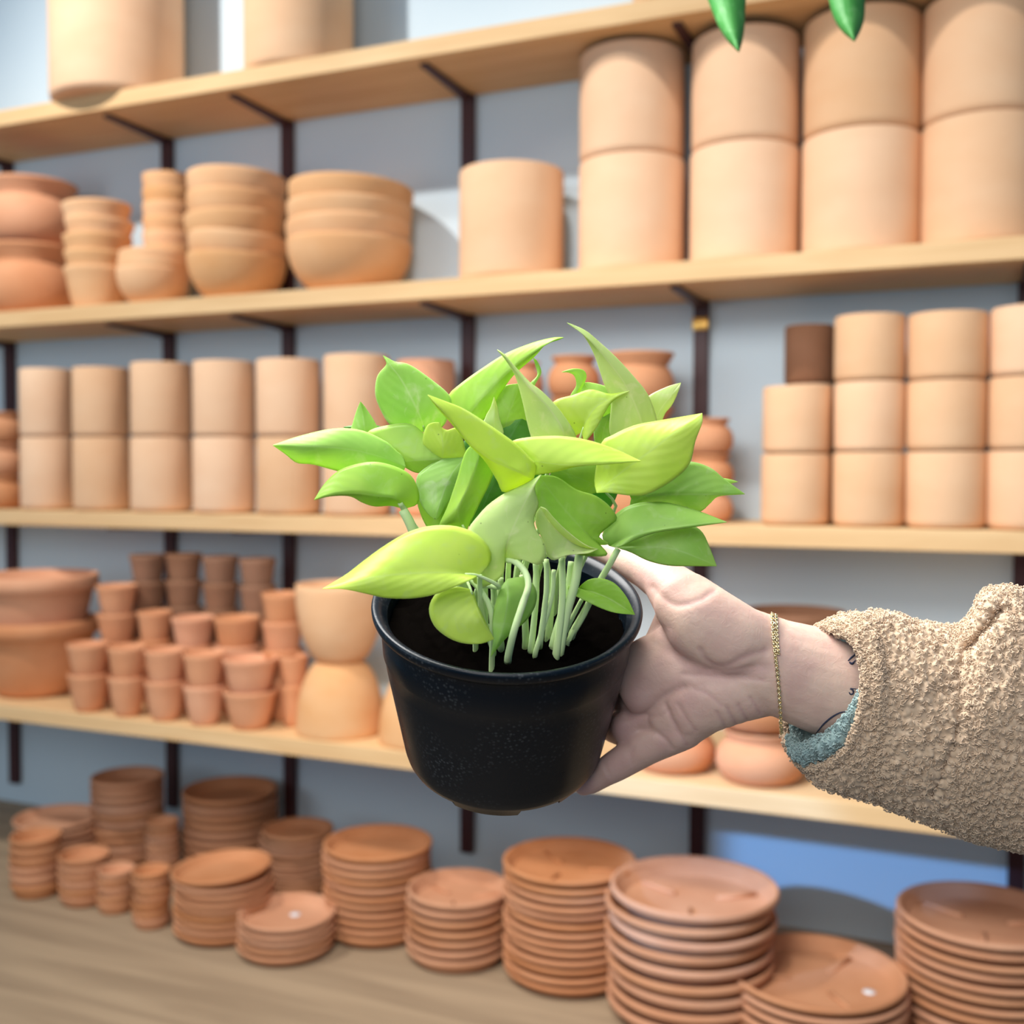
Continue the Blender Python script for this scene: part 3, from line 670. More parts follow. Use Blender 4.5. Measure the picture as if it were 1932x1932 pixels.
leaf('green', (880, 1005, 125), (905, 835, 160),
     mk([(845, 995), (828, 995), (845, 955), (862, 905), (880, 850)], (120, 150)),
     mk([(864, 965), (885, 915), (902, 870)], (155, 165)),
     mk([(885, 990), (905, 950), (930, 895), (925, 860)], (125, 150)), 3, root=(-.15, -.2))
leaf('varieg', (880, 860, 95), (821, 980, 125),
     mk([(840, 862), (800, 885), (786, 902), (788, 930), (797, 955), (810, 972)], (100, 122)),
     mk([(852, 895), (835, 935), (826, 962)], (118, 128)),
     mk([(888, 880), (868, 915), (845, 948), (828, 975)], (100, 124)), 6, root=(-.2, -.1), stem=False)
leaf('lime', (830, 880, 90), (830, 797, 110), mk([(802, 850), (798, 825), (806, 803), (818, 797)], (95, 110)), mk([(836, 850), (832, 815)], 110), mk([(876, 870), (875, 835), (862, 808), (845, 812), (832, 806)], (95, 108)), 4, root=(-.2, 0))
leaf('green', (755, 872, 95), (848, 866, 100), mk([(700, 840), (694, 815), (733, 802), (774, 800), (805, 823), (830, 848)], (75, 92)), mk([(785, 869), (820, 867)], 104), mk([(765, 882), (787, 892), (811, 888), (835, 875)], (92, 98)), 4, root=(-.25, 0), stem=False)
leaf('fresh', (765, 880, 118), (515, 840, 165),
     mk([(760, 862), (745, 848), (728, 833), (681, 812), (629, 809), (565, 823)], (110, 155)),
     mk([(720, 862), (660, 848), (590, 842)], (140, 172)),
     mk([(755, 895), (720, 902), (680, 898), (635, 888), (590, 876), (560, 873), (539, 857)], (115, 155)), 10, root=(-.3, -.1), stem=False)
leaf('green', (762, 960, 140), (593, 943, 190),
     mk([(788, 950), (789, 924), (772, 894), (733, 876), (694, 872), (645, 885), (614, 911)], (135, 178)),
     mk([(745, 940), (707, 935), (671, 931), (624, 934)], (172, 195)),
     mk([(738, 954), (707, 955), (684, 948), (660, 936), (624, 936)], (140, 180)), 5, root=(-.3, -.15), w=17)
leaf('fresh', (690, 840, 30), (680, 758, 45), mk([(655, 830), (663, 807), (672, 778)], 36), mk([(688, 810), (684, 780)], 44), mk([(718, 825), (708, 798), (690, 770)], 36), 2, stem=False)
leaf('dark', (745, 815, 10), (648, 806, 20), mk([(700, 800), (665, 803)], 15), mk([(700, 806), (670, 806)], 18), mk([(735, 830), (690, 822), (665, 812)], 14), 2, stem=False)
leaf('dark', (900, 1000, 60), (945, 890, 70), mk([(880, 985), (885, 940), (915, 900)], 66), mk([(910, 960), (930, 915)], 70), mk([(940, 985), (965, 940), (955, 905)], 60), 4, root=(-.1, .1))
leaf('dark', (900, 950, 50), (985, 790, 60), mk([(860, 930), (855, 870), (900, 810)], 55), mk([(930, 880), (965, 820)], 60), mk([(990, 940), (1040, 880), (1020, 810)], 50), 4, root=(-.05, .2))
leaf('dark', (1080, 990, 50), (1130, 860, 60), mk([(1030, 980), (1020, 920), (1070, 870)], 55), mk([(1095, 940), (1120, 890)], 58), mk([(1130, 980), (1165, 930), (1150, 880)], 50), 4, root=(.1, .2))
leaf('green', (840, 1010, 70), (800, 900, 60), mk([(810, 1000), (790, 960), (785, 920)], 64), mk([(825, 960), (805, 920)], 66), mk([(870, 990), (855, 930), (820, 900)], 60), 4, root=(-.2, .1))
for k, sp in enumerate(LEAVES): build_leaf(sp, k)
# bare stalks that show between the leaves and the soil: pixel paths with distance, width in pixels
STEMS = [([(955, 1056, 165), (972, 1060, 178), (990, 1078, 185), (997, 1105, 195), (986, 1140, 200), (970, 1190, 196), (960, 1232, 165)], 12),
         ([(1031, 1055, 120), (1031, 1110, 115), (1027, 1150, 108), (1020, 1205, 98)], 10), ([(1060, 1050, 105), (1061, 1130, 95), (1050, 1230, 82)], 13),
         ([(1094, 1040, 110), (1085, 1100, 100), (1068, 1160, 85), (1056, 1225, 75)], 17), ([(1108, 1042, 90), (1085, 1095, 80), (1062, 1180, 60)], 10),
         ([(1166, 1036, 85), (1150, 1065, 75), (1130, 1100, 55), (1100, 1160, 40), (1080, 1195, 30)], 13), ([(1112, 1135, 40), (1088, 1180, 35), (1070, 1215, 40)], 9),
         ([(1098, 1130, 45), (1075, 1175, 45), (1055, 1220, 50)], 9), ([(905, 1085, 190), (906, 1120, 175), (912, 1170, 140), (930, 1225, 110)], 10),
         ([(1010, 1060, 80), (1012, 1120, 80), (1003, 1215, 80)], 11), ([(1045, 1075, 110), (1040, 1130, 105), (1012, 1225, 95)], 9),
         ([(930, 1095, 100), (935, 1150, 90), (945, 1215, 70)], 12), ([(945, 1090, 60), (940, 1150, 55), (935, 1210, 45)], 12), ([(985, 1085, 70), (990, 1150, 60), (992, 1215, 50)], 12),
         ([(1078, 1060, 70), (1070, 1120, 62), (1045, 1210, 52)], 14), ([(1030, 1060, 50), (1040, 1120, 45), (1035, 1200, 30)], 13),
         ([(760, 962, 140), (775, 990, 135), (800, 1050, 110), (860, 1130, 70), (920, 1190, 30)], 19)]
for path, w in STEMS:
    (xe, ye, de) = path[-1]; path = path + [(xe-2, ye+16, de-22)]
    q = [U(*p) - plant.location for p in catmull(path, 24)]
    v, f = tube(q, [w*PXM*.5*(.9+.25*i/23) for i in range(24)], 10)
    from_data('stem', v, f, M['stem'], plant)

# ------------------------------------------------------------------ the hand and forearm
def hull_chain(bm, pts):
    """pts: (x, y, d, r, k): ellipsoids of radius r across the view and r*k along it, hulled two by two."""
    for a, b in zip(pts, pts[1:]):
        tmp = bmesh.new()
        for x, y, d, r, k in (a, b):
            res = bmesh.ops.create_icosphere(tmp, subdivisions=3, radius=1)
            for v in res['verts']: v.co = Vector((x+v.co.x*r, y+v.co.y*r, d+v.co.z*r*k))
        h = bmesh.ops.convex_hull(tmp, input=tmp.verts)
        dl = [e for e in h['geom_interior'] if isinstance(e, bmesh.types.BMVert)] + [e for e in h['geom_unused'] if isinstance(e, bmesh.types.BMVert)]
        bmesh.ops.delete(tmp, geom=list(set(dl)), context='VERTS')
        me = bpy.data.meshes.new('tmp'); tmp.to_mesh(me); tmp.free(); bm.from_mesh(me); bpy.data.meshes.remove(me)
CT, ST = .905, .425
def wrap(y0, R0, gap, angs, r, rs=None, dd=0):
    """a finger round the back of the pot: y0 is the pixel row where it leaves the pot's side."""
    t = (y0-1136)/307; dc = -150*t; out = []
    for i, a in enumerate(angs):
        q = R0+gap; x = 957+q*math.cos(a); s = q*math.sin(a)
        out.append((x, y0-ST*s+dd*i, dc-CT*s, (rs[i] if rs else r), .95))
    return out
hb = bmesh.new()
hull_chain(hb, [(2050, 1365, -30, 135, .8), (1760, 1322, -20, 118, .78), (1560, 1288, -10, 101, .72), (1465, 1257, -4, 90, .70)])
hull_chain(hb, [(1475, 1262, -4, 88, .70), (1420, 1258, -8, 92, .55), (1330, 1262, -24, 92, .46), (1240, 1275, -60, 80, .42)])
hull_chain(hb, [(1340, 1205, -4, 66, .6), (1285, 1225, -38, 60, .52), (1240, 1250, -64, 48, .55)])          # middle of the palm
hull_chain(hb, [(1465, 1228, -2, 62, .8), (1395, 1215, 14, 72, .72), (1330, 1180, 8, 76, .66), (1295, 1140, -14, 62, .72)])                # thumb ball
hull_chain(hb, [(1295, 1140, -14, 60, .75), (1258, 1100, -62, 44, .9)])
hull_chain(hb, [(1258, 1100, -62, 42, .95), (1222, 1076, -112, 37, 1), (1172, 1048, -176, 34, 1), (1126, 1029, -212, 26, 1)])             # thumb, behind the rim
hull_chain(hb, [(1460, 1288, -6, 60, .75), (1390, 1303, -4, 62, .66), (1325, 1322, -18, 64, .58), (1278, 1352, -48, 54, .6)])              # heel below the little finger
hull_chain(hb, [(1280, 1118, -52, 34, .6), (1262, 1165, -72, 27, .6), (1250, 1220, -76, 38, .6), (1246, 1262, -72, 44, .6)])              # web between thumb and first finger
hull_chain(hb, [(1325, 1330, -22, 58, .6), (1286, 1368, -52, 46, .7)])
hull_chain(hb, [(1290, 1372, -50, 42, .9), (1232, 1402, -78, 37, 1), (1214, 1411, -84, 36, 1)])                                             # little finger
hull_chain(hb, [(1232, 1402, -78, 36, 1), (1165, 1443, -105, 31, 1), (1150, 1452, -110, 29, 1)])
hull_chain(hb, [(1165, 1443, -105, 29, 1), (1118, 1473, -126, 24, 1), (1101, 1484, -134, 18, 1)])
hull_chain(hb, [(1270, 1330, -60, 46, .7)] + [(1194, 1376, -104, 39, .95)] + wrap(1404, 186, 33, (.36, .75, 1.1, 1.35), 30, (32, 31, 29, 23)))  # ring finger
hull_chain(hb, [(1262, 1285, -66, 46, .7)] + [(1208, 1322, -100, 38, .9)] + wrap(1348, 206, 34, (.34, .75, 1.12, 1.45), 31, (34, 33, 30, 24)))  # middle finger
hull_chain(hb, [(1268, 1240, -60, 50, .7)] + [(1222, 1262, -108, 38, .9)] + wrap(1288, 222, 34, (.34, .72, 1.05, 1.35), 31, (35, 32, 30, 23)))  # first finger
hme = bpy.data.meshes.new('hand_tmp'); hb.to_mesh(hme); hb.free()
ho = bpy.data.objects.new('hand_tmp', hme); COL.objects.link(ho)
md = ho.modifiers.new('r', 'REMESH'); md.mode = 'VOXEL'; md.voxel_size = 4.0
md = ho.modifiers.new('s', 'SMOOTH'); md.factor = .5; md.iterations = 9
dg = bpy.context.evaluated_depsgraph_get(); hm = bpy.data.meshes.new_from_object(ho.evaluated_get(dg))
bpy.data.objects.remove(ho); bpy.data.meshes.remove(hme)
n = len(hm.vertices); co = np.empty(n*3); hm.vertices.foreach_get('co', co); co = co.reshape(-1, 3)
no = np.empty(n*3); hm.vertices.foreach_get('normal', no); no = no.reshape(-1, 3)
front = np.clip(no[:, 2]*2+.4, 0, 1)
def seg_dist(pts, line):
    best = np.full(len(pts), 1e9)
    line = catmull(line, 24)
    for a, b in zip(line, line[1:]):
        ab = b-a; t = np.clip(((pts-a)@ab)/(ab@ab+1e-9), 0, 1); best = np.minimum(best, np.linalg.norm(pts-(a+t[:, None]*ab), axis=1))
    return best
xy = co[:, :2]; disp = np.zeros(n); flush = np.zeros(n)
CREASES = [([(1322, 1226), (1336, 1248), (1356, 1257), (1380, 1253), (1405, 1239), (1442, 1227)], 10, 5), ([(1258, 1190), (1280, 1235), (1320, 1265), (1370, 1275), (1440, 1262)], 26, 7), ([(1290, 1272), (1344, 1276), (1392, 1279), (1440, 1283)], 8, 3.5),
    ([(1232, 1108), (1252, 1128), (1279, 1142), (1316, 1134), (1346, 1117)], 9, 4), ([(1372, 1334), (1380, 1350), (1389, 1366)], 5, 4), ([(1394, 1330), (1402, 1345), (1410, 1358)], 5, 4),
    ([(1416, 1316), (1425, 1330), (1434, 1346)], 5, 3.5), ([(1353, 1342), (1362, 1358), (1370, 1374)], 5, 3), ([(1256, 1330), (1268, 1358), (1282, 1382), (1296, 1404)], 7, 5), ([(1280, 1330), (1296, 1356), (1312, 1376)], 6, 3),
    ([(1205, 1376), (1232, 1380), (1254, 1394), (1266, 1410)], 7, 5), ([(1186, 1352), (1206, 1350), (1226, 1340), (1250, 1315), (1290, 1296)], 9, 6), ([(1196, 1412), (1190, 1425), (1192, 1440)], 5, 2.5),
    ([(1140, 1442), (1146, 1455), (1152, 1466)], 4, 2), ([(1330, 1264), (1370, 1266), (1400, 1262), (1436, 1256)], 6, 2), ([(1200, 1345), (1240, 1352), (1262, 1340)], 5, 2), ([(1310, 1300), (1340, 1312), (1362, 1330)], 6, 2)]
for line, w, dpt in CREASES:
    d_ = seg_dist(xy, np.array(line, float)); g = np.exp(-(d_/w)**2); g = np.exp(-(d_/(w*.72))**2); disp -= dpt*.58*g; disp += dpt*.07*np.exp(-((d_-w*2.0)/(w*1.2))**2); flush = np.maximum(flush, .55*g)
for (x, y, r, a) in ((1205, 1322, 26, 9), (1168, 1368, 22, 7), (1215, 1270, 26, 5), (1352, 1175, 60, 5), (1345, 1330, 42, 4), (1290, 1395, 30, 3)):
    disp += a*np.exp(-((xy[:, 0]-x)**2+(xy[:, 1]-y)**2)/r**2)
for (x, y, r, a) in ((1100, 1486, 36, .9), (1160, 1450, 60, .6), (1200, 1330, 60, .75), (1175, 1380, 40, .8), (1230, 1090, 60, .7), (1280, 1300, 70, .45), (1250, 1400, 50, .5)):
    flush = np.maximum(flush, a*np.exp(-((xy[:, 0]-x)**2+(xy[:, 1]-y)**2)/r**2))
co2 = co + no*(disp*front)[:, None]
wp = [U(*c) for c in co2]
hm.vertices.foreach_set('co', np.array([tuple(p) for p in wp]).ravel()); 
att = hm.attributes.new('flush', 'FLOAT', 'POINT'); att.data.foreach_set('value', flush.astype(np.float32))
hm.flip_normals(); hm.update()
person = link('person', hm, M['skin'])
tag(person, 'person reaching in with one hand, thumb and fingers closed round the black pot', 'person')
pxtree = BVHTree.FromPolygons([tuple(c) for c in co2], [tuple(p.vertices) for p in hm.polygons])
# bracelet: small links lying round the wrist
def wrist(xc, y0, d0, ang, off, sag=0):
    dv = Vector((0, -math.cos(ang), math.sin(ang)))
    h = pxtree.ray_cast(Vector((xc, y0, d0)) + dv*400, -dv)
    p = h[0] if h[0] else Vector((xc, y0, d0)) + dv*90
    p = p + dv*off
    if dv.y > 0: p.y += sag*dv.y
    return p
def chain(xa, xb, a0, a1, n, sag, s):
    vs, fs = [], []; pts = []
    for i in range(n+1):
        a = a0 + (a1-a0)*i/n; q = (1-math.cos(a))/2
        pts.append(U(*wrist(xa + (xb-xa)*q, 1256, -4, a, 3.5, sag)))
    for i in range(n):
        a, b = pts[i], pts[i+1]; c = (a+b)/2; t = (b-a); L = t.length*.62; t.normalize()
        ref = (c - U(1466, 1256, -4)).normalized(); u = t.cross(ref).normalized(); w = u if i % 2 else (u*.45+ref*.9).normalized()
        ring = [c + t*L*math.cos(2*PI*k/12) + w*s*math.sin(2*PI*k/12) for k in range(12)]
        v, f = tube(ring, .00034 + (.00012 if i % 3 == 0 else 0), 6, True); o = len(vs)
        vs += v; fs += [tuple(x+o for x in ff) for ff in f]
    return vs, fs
v1, f1 = chain(1457, 1474, 0, 2*PI, 118, 22, .0008); v2, f2 = chain(1464, 1478, 0, 1.25, 26, 0, .0007)
f1 += [tuple(x+len(v1) for x in f) for f in f2]; v1 += v2
br = from_data('bracelet', v1, f1, M['gold'], person); br['label'] = 'thin gold chain bracelet'
def skin_pt(px, py, off):
    h = pxtree.ray_cast(Vector((px, py, 500)), Vector((0, 0, -1)))
    p = h[0] if h[0] else Vector((px, py, 60)); return U(px, py, p.z+off)
def ink(lines):
    vs, fs = [], []
    for pts, w in lines:
        q = [skin_pt(x, y, .2) for x, y in catmull(pts, 16)]
        v, f = tube(q, [w*PXM*.5*(.5+math.sin(PI*min(.95, .1+i/15)))*.8 for i in range(16)], 6); o = len(vs); vs += v; fs += [tuple(x+o for x in ff) for ff in f]
    return vs, fs
tt = from_data('tattoo', *ink([([(1540, 1383), (1556, 1364), (1574, 1350), (1592, 1343), (1612, 1345)], 3), ([(1600, 1247), (1606, 1241), (1612, 1236), (1618, 1228)], 3), ([(1602, 1249), (1608, 1252), (1614, 1246)], 4),
    ([(1602, 1306), (1605, 1310), (1610, 1308), (1609, 1302), (1604, 1299), (1616, 1300)], 3)]), M['ink'], person); tt['label'] = 'fine dark line tattoo on the wrist'

# ------------------------------------------------------------------ fleece sleeve
def ring_pts(cx, yt, yb, hd, lean=0, n=16, dc=0):
    out = []
    for k in range(n):
        a = 2*PI*k/n            # 0 = top, PI/2 = near side, PI = bottom
        y = (yt+yb)/2 - (yb-yt)/2*math.cos(a); d = dc + hd*math.sin(a)
        out.append((cx + lean*(-math.cos(a)), y, d))
    return out
R0_ = [(1553, 1184, 0), (1585, 1192, 45), (1612, 1206, 78), (1629, 1245, 98), (1634, 1290, 108), (1628, 1335, 106), (1613, 1385, 96), (1590, 1426, 70), (1548, 1447, 28),
       (1518, 1444, -15), (1492, 1414, -55), (1481, 1372, -86), (1492, 1320, -102), (1512, 1270, -98), (1528, 1225, -75), (1540, 1196, -38)]
Ra = [(1592, 1163, 0), (1614, 1172, 48), (1640, 1196, 86), (1655, 1240, 110), (1660, 1292, 120), (1656, 1345, 116), (1644, 1400, 104), (1622, 1448, 76), (1578, 1482, 30),
      (1552, 1482, -15), (1530, 1450, -60), (1520, 1395, -94), (1526, 1330, -112), (1542, 1265, -106), (1560, 1210, -80), (1576, 1175, -40)]
sections = [R0_, Ra, ring_pts(1668, 1157, 1518, 118), ring_pts(1735, 1176, 1544, 126), ring_pts(1800, 1184, 1568, 130), ring_pts(1832, 1166, 1580, 135), ring_pts(1858, 1120, 1588, 140), ring_pts(1895, 1110, 1596, 142),
            ring_pts(1935, 1118, 1606, 144), ring_pts(2000, 1140, 1625, 146), ring_pts(2100, 1150, 1650, 150), ring_pts(2300, 1200, 1720, 158, dc=60), ring_pts(2600, 1260, 1820, 170, dc=200), ring_pts(3000, 1340, 1960, 185, dc=450)]
def smooth_ring(r, n):
    p = np.array(r + r[:3], float); c = []
    m_ = len(r)
    for t in np.linspace(0, m_, n, endpoint=False):
        i = int(t); u = t-i; a, b, c_, d = (np.array(r[(i+k) % m_]) for k in (-1, 0, 1, 2))
        c.append(.5*((2*b)+(c_-a)*u+(2*a-5*b+4*c_-d)*u*u+(3*b-a-3*c_+d)*u**3))
    return np.array(c)
NU, NV = 420, 364
secs = np.array([smooth_ring(s, NU) for s in sections]); 
grid = np.zeros((NV, NU, 3)); K = len(sections)
for i in range(NV):
    t = (K-1)*(i/(NV-1)); a = min(int(t), K-2); u = t-a
    g = lambda j: secs[min(max(j, 0), K-1)]
    grid[i] = .5*((2*g(a))+(g(a+1)-g(a-1))*u+(2*g(a-1)-5*g(a)+4*g(a+1)-g(a+2))*u*u+(3*g(a)-g(a-1)-3*g(a+1)+g(a+2))*u**3)
# a deep fold near the top of the sleeve and a faint seam down it
pts = grid.reshape(-1, 3); th = np.tile(2*PI*np.arange(NU)/NU, NV)
nearw = np.clip(np.sin(th), 0, 1)
fold = seg_dist(pts[:, :2], np.array([(1826, 1226), (1846, 1203), (1866, 1180), (1884, 1152)], float)); pts[:, 2] -= 34*np.exp(-(fold/9)**2)*(nearw > .01)
fold2 = seg_dist(pts[:, :2], np.array([(1852, 1170), (1864, 1150), (1880, 1130)], float)); pts[:, 2] += 8*np.exp(-(fold2/14)**2)*nearw
seam = seg_dist(pts[:, :2], np.array([(1814, 1222), (1812, 1270), (1810, 1330), (1800, 1400), (1782, 1445), (1760, 1500)], float)); pts[:, 2] -= 9*np.exp(-(seam/5)**2)*(nearw > .01)
for (x, y, r, a) in ((1700, 1290, 70, 6), (1880, 1330, 60, 8), (1780, 1300, 30, -6), (1740, 1430, 60, 5), (1870, 1470, 70, 6), (1660, 1400, 40, -4)):
    pts[:, 2] += a*np.exp(-((pts[:, 0]-x)**2+(pts[:, 1]-y)**2)/r**2)*nearw
G3 = np.array([tuple(U(*p)) for p in pts]).reshape(NV, NU, 3)
du = np.roll(G3, -1, 1)-np.roll(G3, 1, 1); dv = np.gradient(G3, axis=0); NRM = np.cross(du, dv); NRM /= np.linalg.norm(NRM, axis=2)[..., None]+1e-12
ctr = G3.mean(1, keepdims=True); 
if (NRM*(G3-ctr)).sum() < 0: NRM = -NRM
# curled pile: nearest-lump relief
flat = G3.reshape(-1, 3); seeds = flat[rng.integers(0, len(flat), 7800)] + rng.normal(0, .0004, (7800, 3))
from mathutils import kdtree
kd = kdtree.KDTree(len(seeds))
for i, s_ in enumerate(seeds): kd.insert(s_, i)
kd.balance(); hh = rng.uniform(.55, 1.25, len(seeds)); lump = np.empty(len(flat))
for i, p in enumerate(flat):
    a, ia, da = kd.find(p); q = min(1, da/.0019); lump[i] = math.sqrt(max(0, 1-q*q))*hh[ia]
D3 = flat + NRM.reshape(-1, 3)*(lump*.0019)[:, None]
fs = []
for i in range(NV-1):
    for j in range(NU): fs.append((i*NU+j, i*NU+(j+1) % NU, (i+1)*NU+(j+1) % NU, (i+1)*NU+j))
sl = from_data('jacket_sleeve', D3, fs, M['fleece'], person); sl['label'] = 'tan curly fleece jacket sleeve'
# inner side of the sleeve: teal lining turned out at the cuff
NL = 60; lin = np.zeros((NL, NU, 3))
for i in range(NL):
    s_ = i/(NL-1); row = int(s_*95)
    cdir = G3[row].mean(0)-G3[row]; cdir /= np.linalg.norm(cdir, axis=1)[:, None]; lin[i] = G3[row] + cdir*(.0030+.003*min(1, s_*6)) 
nu = NU; lf = []
LL = lin.reshape(-1, 3)
amp = np.array([.0011 if True else 0]*len(LL)); seeds2 = LL[rng.integers(0, len(LL), 1500)]; kd2 = kdtree.KDTree(len(seeds2))
for i, s_ in enumerate(seeds2): kd2.insert(s_, i)
kd2.balance(); LN = np.concatenate([NRM[int(i/(NL-1)*95)] for i in range(NL)])
for i in range(len(LL)):
    _, _, da = kd2.find(LL[i]); q = min(1, da/.0022); LL[i] -= LN[i]*.0012*math.sqrt(max(0, 1-q*q))
for i in range(NL-1):
    for j in range(NU): lf.append((i*NU+j, (i+1)*NU+j, (i+1)*NU+(j+1) % NU, i*NU+(j+1) % NU))
ln = from_data('sleeve_lining', LL, lf, M['lining'], sl); ln['label'] = 'teal fleece lining showing inside the cuff'
# teal roll along the lower cuff, where the lining turns out
edge = [(1628, 1306, 92), (1622, 1328, 88), (1608, 1358, 78), (1590, 1386, 62), (1566, 1405, 44), (1540, 1414, 22), (1520, 1424, 0), (1503, 1416, -30), (1490, 1392, -62)]
def roll_mesh():
    c = catmull(edge, 90); vs, fs = [], []; seg = 26
    for i, p in enumerate(c):
        a = c[max(0, i-1)]; b = c[min(len(c)-1, i+1)]; t = Vector(b-a).normalized(); s_ = t.cross(Vector((0, 0, 1))).normalized(); u = t.cross(s_)
        R_ = (12 + 9*math.sin(PI*i/89)) * (.35 + .65*math.sin(PI*min(1, max(0, (i+4)/97)))**.5)
        for k in range(seg):
            a_ = 2*PI*k/seg; r_ = R_*(1+.16*math.sin(i*.43+2*a_+1.3*math.sin(i*.19))*math.sin(i*.31-a_)+.13*math.sin(i*.9-a_*3)+.12*random.uniform(-1, 1))
            vs.append(U(*(Vector(p)+(s_*math.cos(a_)+u*math.sin(a_))*r_)))
    for i in range(len(c)-1):
        for k in range(seg): fs.append((i*seg+k, i*seg+(k+1) % seg, (i+1)*seg+(k+1) % seg, (i+1)*seg+k))
    fs.append(tuple(range(seg))); fs.append(tuple(range((len(c)-1)*seg, len(c)*seg))); return vs, fs
# fleece curls: a great many tiny loops of yarn standing on the sleeve
def curls(P0, N0, count, size, rad):
    idx = rng.integers(0, len(P0), count); vs = []; fs = []; K_, S_ = 6, 4
    a_ = np.linspace(.2, 2.9, K_)
    V = np.empty((count, K_, S_, 3))
    nn = N0[idx]; rv = rng.normal(size=(count, 3)); t = np.cross(nn, rv); t /= np.linalg.norm(t, axis=1)[:, None]; w = np.cross(nn, t)
    sz = size*rng.uniform(.6, 1.25, count)[:, None]
    for k in range(K_):
        c = P0[idx] + nn*(.0001 + sz*.8*math.sin(a_[k])) + t*(sz*.75*math.cos(a_[k])) + w*(sz*.25*math.sin(2*a_[k]))
        dirn = t*(-math.sin(a_[k])) + nn*math.cos(a_[k])
        o1 = w; o2 = np.cross(dirn, w)
        for s_ in range(S_):
            V[:, k, s_] = c + (o1*math.cos(PI/2*s_) + o2*math.sin(PI/2*s_))*rad
    V = V.reshape(-1, 3); base = (np.arange(count)*K_*S_)[:, None]; F_ = []
    for k in range(K_-1):
        for s_ in range(S_):
            q = np.array([k*S_+s_, k*S_+(s_+1) % S_, (k+1)*S_+(s_+1) % S_, (k+1)*S_+s_]); F_.append(base+q)
    F_ = np.concatenate(F_); me = bpy.data.meshes.new('pile'); me.vertices.add(len(V)); me.vertices.foreach_set('co', V.ravel())
    me.loops.add(F_.size); me.loops.foreach_set('vertex_index', F_.ravel().astype(np.int32)); me.polygons.add(len(F_)); me.polygons.foreach_set('loop_start', np.arange(0, F_.size, 4, dtype=np.int32))
    me.update(calc_edges=True); me.validate(); return me
# rounded hem of the cuff
def hem():
    c = secs[0][::3]; vs, fs = [], []; seg = 20; n_ = len(c); cc = c.mean(0)
    for i, p in enumerate(c):
        t = Vector(c[(i+1) % n_]-c[i-1]).normalized(); s_ = Vector(p-cc); s_ = (s_-t*s_.dot(t)).normalized(); u = t.cross(s_)
        for k in range(seg):
            a_ = 2*PI*k/seg; r_ = 8*(1+.28*random.uniform(-1, 1)); vs.append(U(*(Vector(p)+(s_*math.cos(a_)+u*math.sin(a_))*r_)))
    for i in range(n_):
        for k in range(seg): fs.append((i*seg+k, i*seg+(k+1) % seg, ((i+1) % n_)*seg+(k+1) % seg, ((i+1) % n_)*seg+k))
    return vs, fs
hv_, hf_ = hem(); hm_ = from_data('cuff_hem', hv_, hf_, M['fleece'], sl)
def vnorm(o):
    n_ = len(o.data.vertices); a = np.empty(n_*3); o.data.vertices.foreach_get('normal', a); c = np.empty(n_*3); o.data.vertices.foreach_get('co', c); return c.reshape(-1, 3), a.reshape(-1, 3)
fp = link('fleece_pile', curls(D3, NRM.reshape(-1, 3), 19500, .0011, .00032), M['fleece'], sl); fp['kind'] = 'stuff'
lp = link('lining_pile', curls(LL, -LN, 4200, .0012, .00034), M['lining'], ln); lp['kind'] = 'stuff'
rv_, rf_ = roll_mesh(); rl = from_data('lining_roll', rv_, rf_, M['lining'], ln)
for part, nm, mt, cnt in ((hm_, 'hem_pile', 'fleece', 2600), (rl, 'roll_pile', 'lining', 1500)):
    pc, pn = vnorm(part); cc_ = np.array([tuple(part.data.polygons[0].center)])
    m_ = pc.reshape(-1, 20 if nm == 'hem_pile' else 26, 3); out_ = (m_-m_.mean(1, keepdims=True)).reshape(-1, 3); out_ /= np.linalg.norm(out_, axis=1)[:, None]+1e-9
    q_ = link(nm, curls(pc, out_, cnt, .0011, .00033), M[mt], part.parent); q_['kind'] = 'stuff'; rl['label'] = 'crumpled teal lining edge'

# ------------------------------------------------------------------ leaves hanging into the frame from a trailing plant
ZV = .95
hv = empty('trailing_vine', P(1490, -250, ZV), 'green vine with two leaf tips hanging in front of the top shelf', 'plant')
def hang_leaf(base, tip, L, R_, mat, dz):
    nt, ns = 22, 6; E = {'L': catmull([base]+L+[tip], nt), 'R': catmull([base]+R_+[tip], nt)}; vs, fs, uvs = [], [], []
    for i in range(nt):
        mid = (E['L'][i]+E['R'][i])/2
        for j in range(-ns, ns+1):
            u = abs(j)/ns; e = E['L'][i] if j < 0 else E['R'][i]; p = mid*(1-u)+e*u
            vs.append(P(p[0], p[1], ZV+dz+.012*u*u-.02*(i/nt)) - hv.location); uvs.append((j/ns, i/(nt-1)))
    W = 2*ns+1
    for i in range(nt-1):
        for j in range(W-1): fs.append((i*W+j, i*W+j+1, (i+1)*W+j+1, (i+1)*W+j))
    o = from_data('leaf', vs, fs, M[mat], hv); ul = o.data.uv_layers.new(name='leaf')
    for li, l in enumerate(o.data.loops): ul.data[li].uv = uvs[l.vertex_index]
    md = o.modifiers.new('thickness', 'SOLIDIFY'); md.thickness = .0004
M['deep'] = leafmat('deep_green_leaf', (.075, .33, .075, 1), (.11, .40, .10, 1), (.22, .52, .2, 1))
hang_leaf((1352, -150), (1394, 98), [(1318, -100), (1322, -40), (1340, 10), (1356, 50), (1374, 78)], [(1392, -110), (1408, -50), (1406, 10), (1404, 50), (1400, 78)], 'deep', 0)
hang_leaf((1585, -170), (1612, 78), [(1552, -120), (1552, -60), (1564, 0), (1574, 35), (1590, 60)], [(1625, -120), (1638, -60), (1632, 0), (1630, 35), (1622, 60)], 'deep', .03)
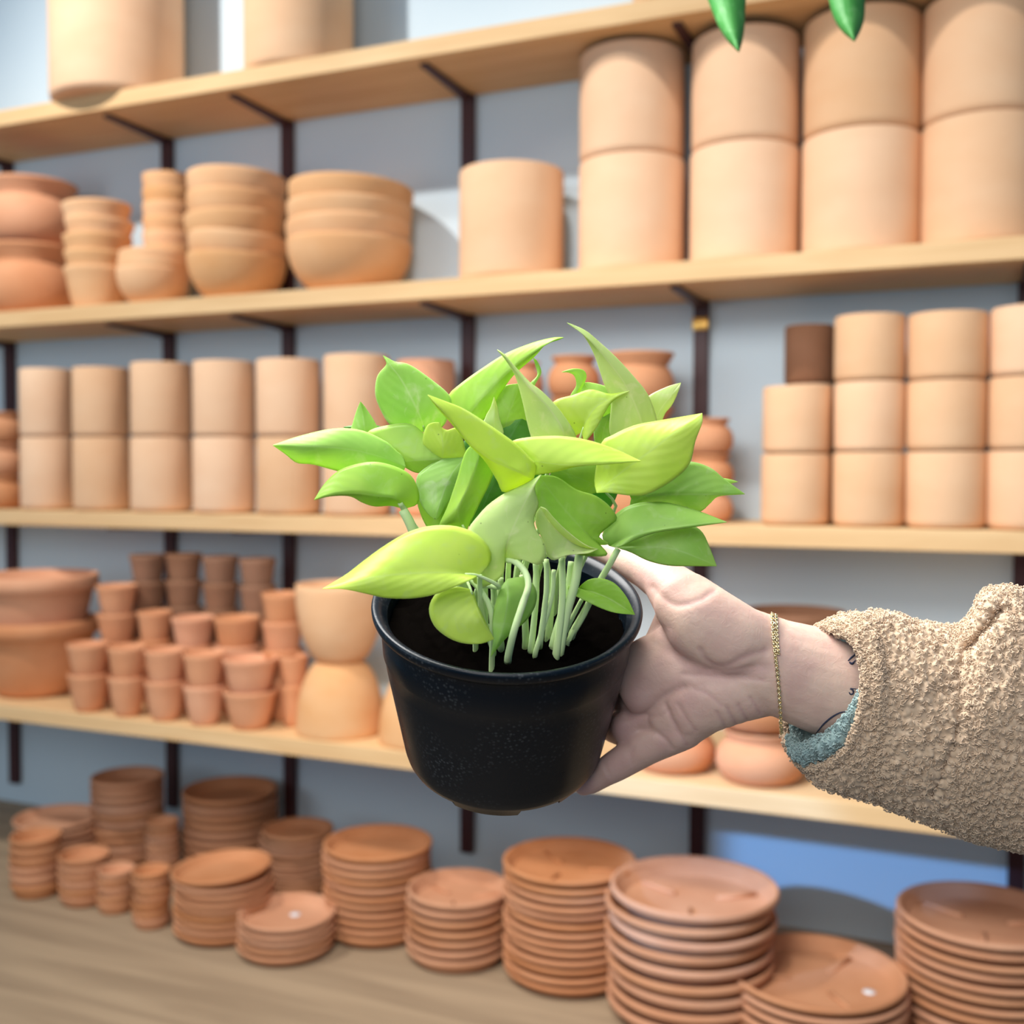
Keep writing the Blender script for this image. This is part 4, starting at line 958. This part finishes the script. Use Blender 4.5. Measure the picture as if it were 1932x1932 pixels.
for a in (([(1352, -148), (1370, -230), (1420, -300), (1490, -420)]), ([(1585, -168), (1570, -240), (1530, -320), (1490, -420)]), ([(1490, -415), (1488, -700), (1492, -1050)])):
    v, f = tube([P(x, y, ZV+.01) - hv.location for x, y in catmull(a, 16)], .0018, 8); from_data('stem', v, f, M['stem'], hv)

# ------------------------------------------------------------------ light
W = bpy.data.worlds.new('world'); SC.world = W; W.use_nodes = True
bg = W.node_tree.nodes['Background']; bg.inputs[0].default_value = (.36, .66, 1.0, 1); bg.inputs[1].default_value = .30
def lamp(kind, name, loc, target, energy, col, **kw):
    l = bpy.data.lights.new(name, kind); l.energy = energy; l.color = col
    for k, v in kw.items(): setattr(l, k, v)
    o = bpy.data.objects.new(name, l); COL.objects.link(o); o.location = loc
    o.rotation_euler = (Vector(target)-Vector(loc)).to_track_quat('-Z', 'Y').to_euler(); return o
lamp('AREA', 'window_daylight', (-2.6, -3.4, 1.9), (-.9, 0, 1.4), 18, (.80, .91, 1.0), shape='RECTANGLE', size=1.4, size_y=1.3)
lamp('SPOT', 'track_spot', (-2.1, -1.65, 3.5), (-1.65, -.05, 1.85), 228, (1.0, .955, .90), spot_size=1.35, spot_blend=1.0, shadow_soft_size=.04)
lamp('SPOT', 'track_spot', (-.60, -1.3, 3.5), (-.40, -.1, 1.8), 82, (1.0, .955, .90), spot_size=1.15, spot_blend=1.0, shadow_soft_size=.04)
lamp('AREA', 'plant_top_fill', (-.60, -1.66, 2.25), (-.30, -1.62, 1.52), 36, (1.0, .98, .95), shape='DISK', size=.8)  # unseen lamp added over the plant to brighten the leaves
lamp('AREA', 'plant_front_fill', (-.10, -2.8, 2.15), (-.28, -1.6, 1.5), 14.5, (1.0, .975, .95), shape='DISK', size=1.1)  # unseen fill lamp added near the camera to lift palm and leaves
t_ = on_y(1640, 1670, WY)
lamp('SPOT', 'blue_daylight', (-1.5, -2.3, 1.75), (t_.x, t_.y, t_.z), 230, (.20, .48, 1.0), spot_size=.20, spot_blend=.35, shadow_soft_size=.03)
SC.view_settings.view_transform = 'Standard'; SC.view_settings.look = 'None'; SC.view_settings.gamma = 1
SC.view_settings.exposure = 0.0; SC.view_settings.use_curve_mapping = False
SC.cycles.use_denoising = True
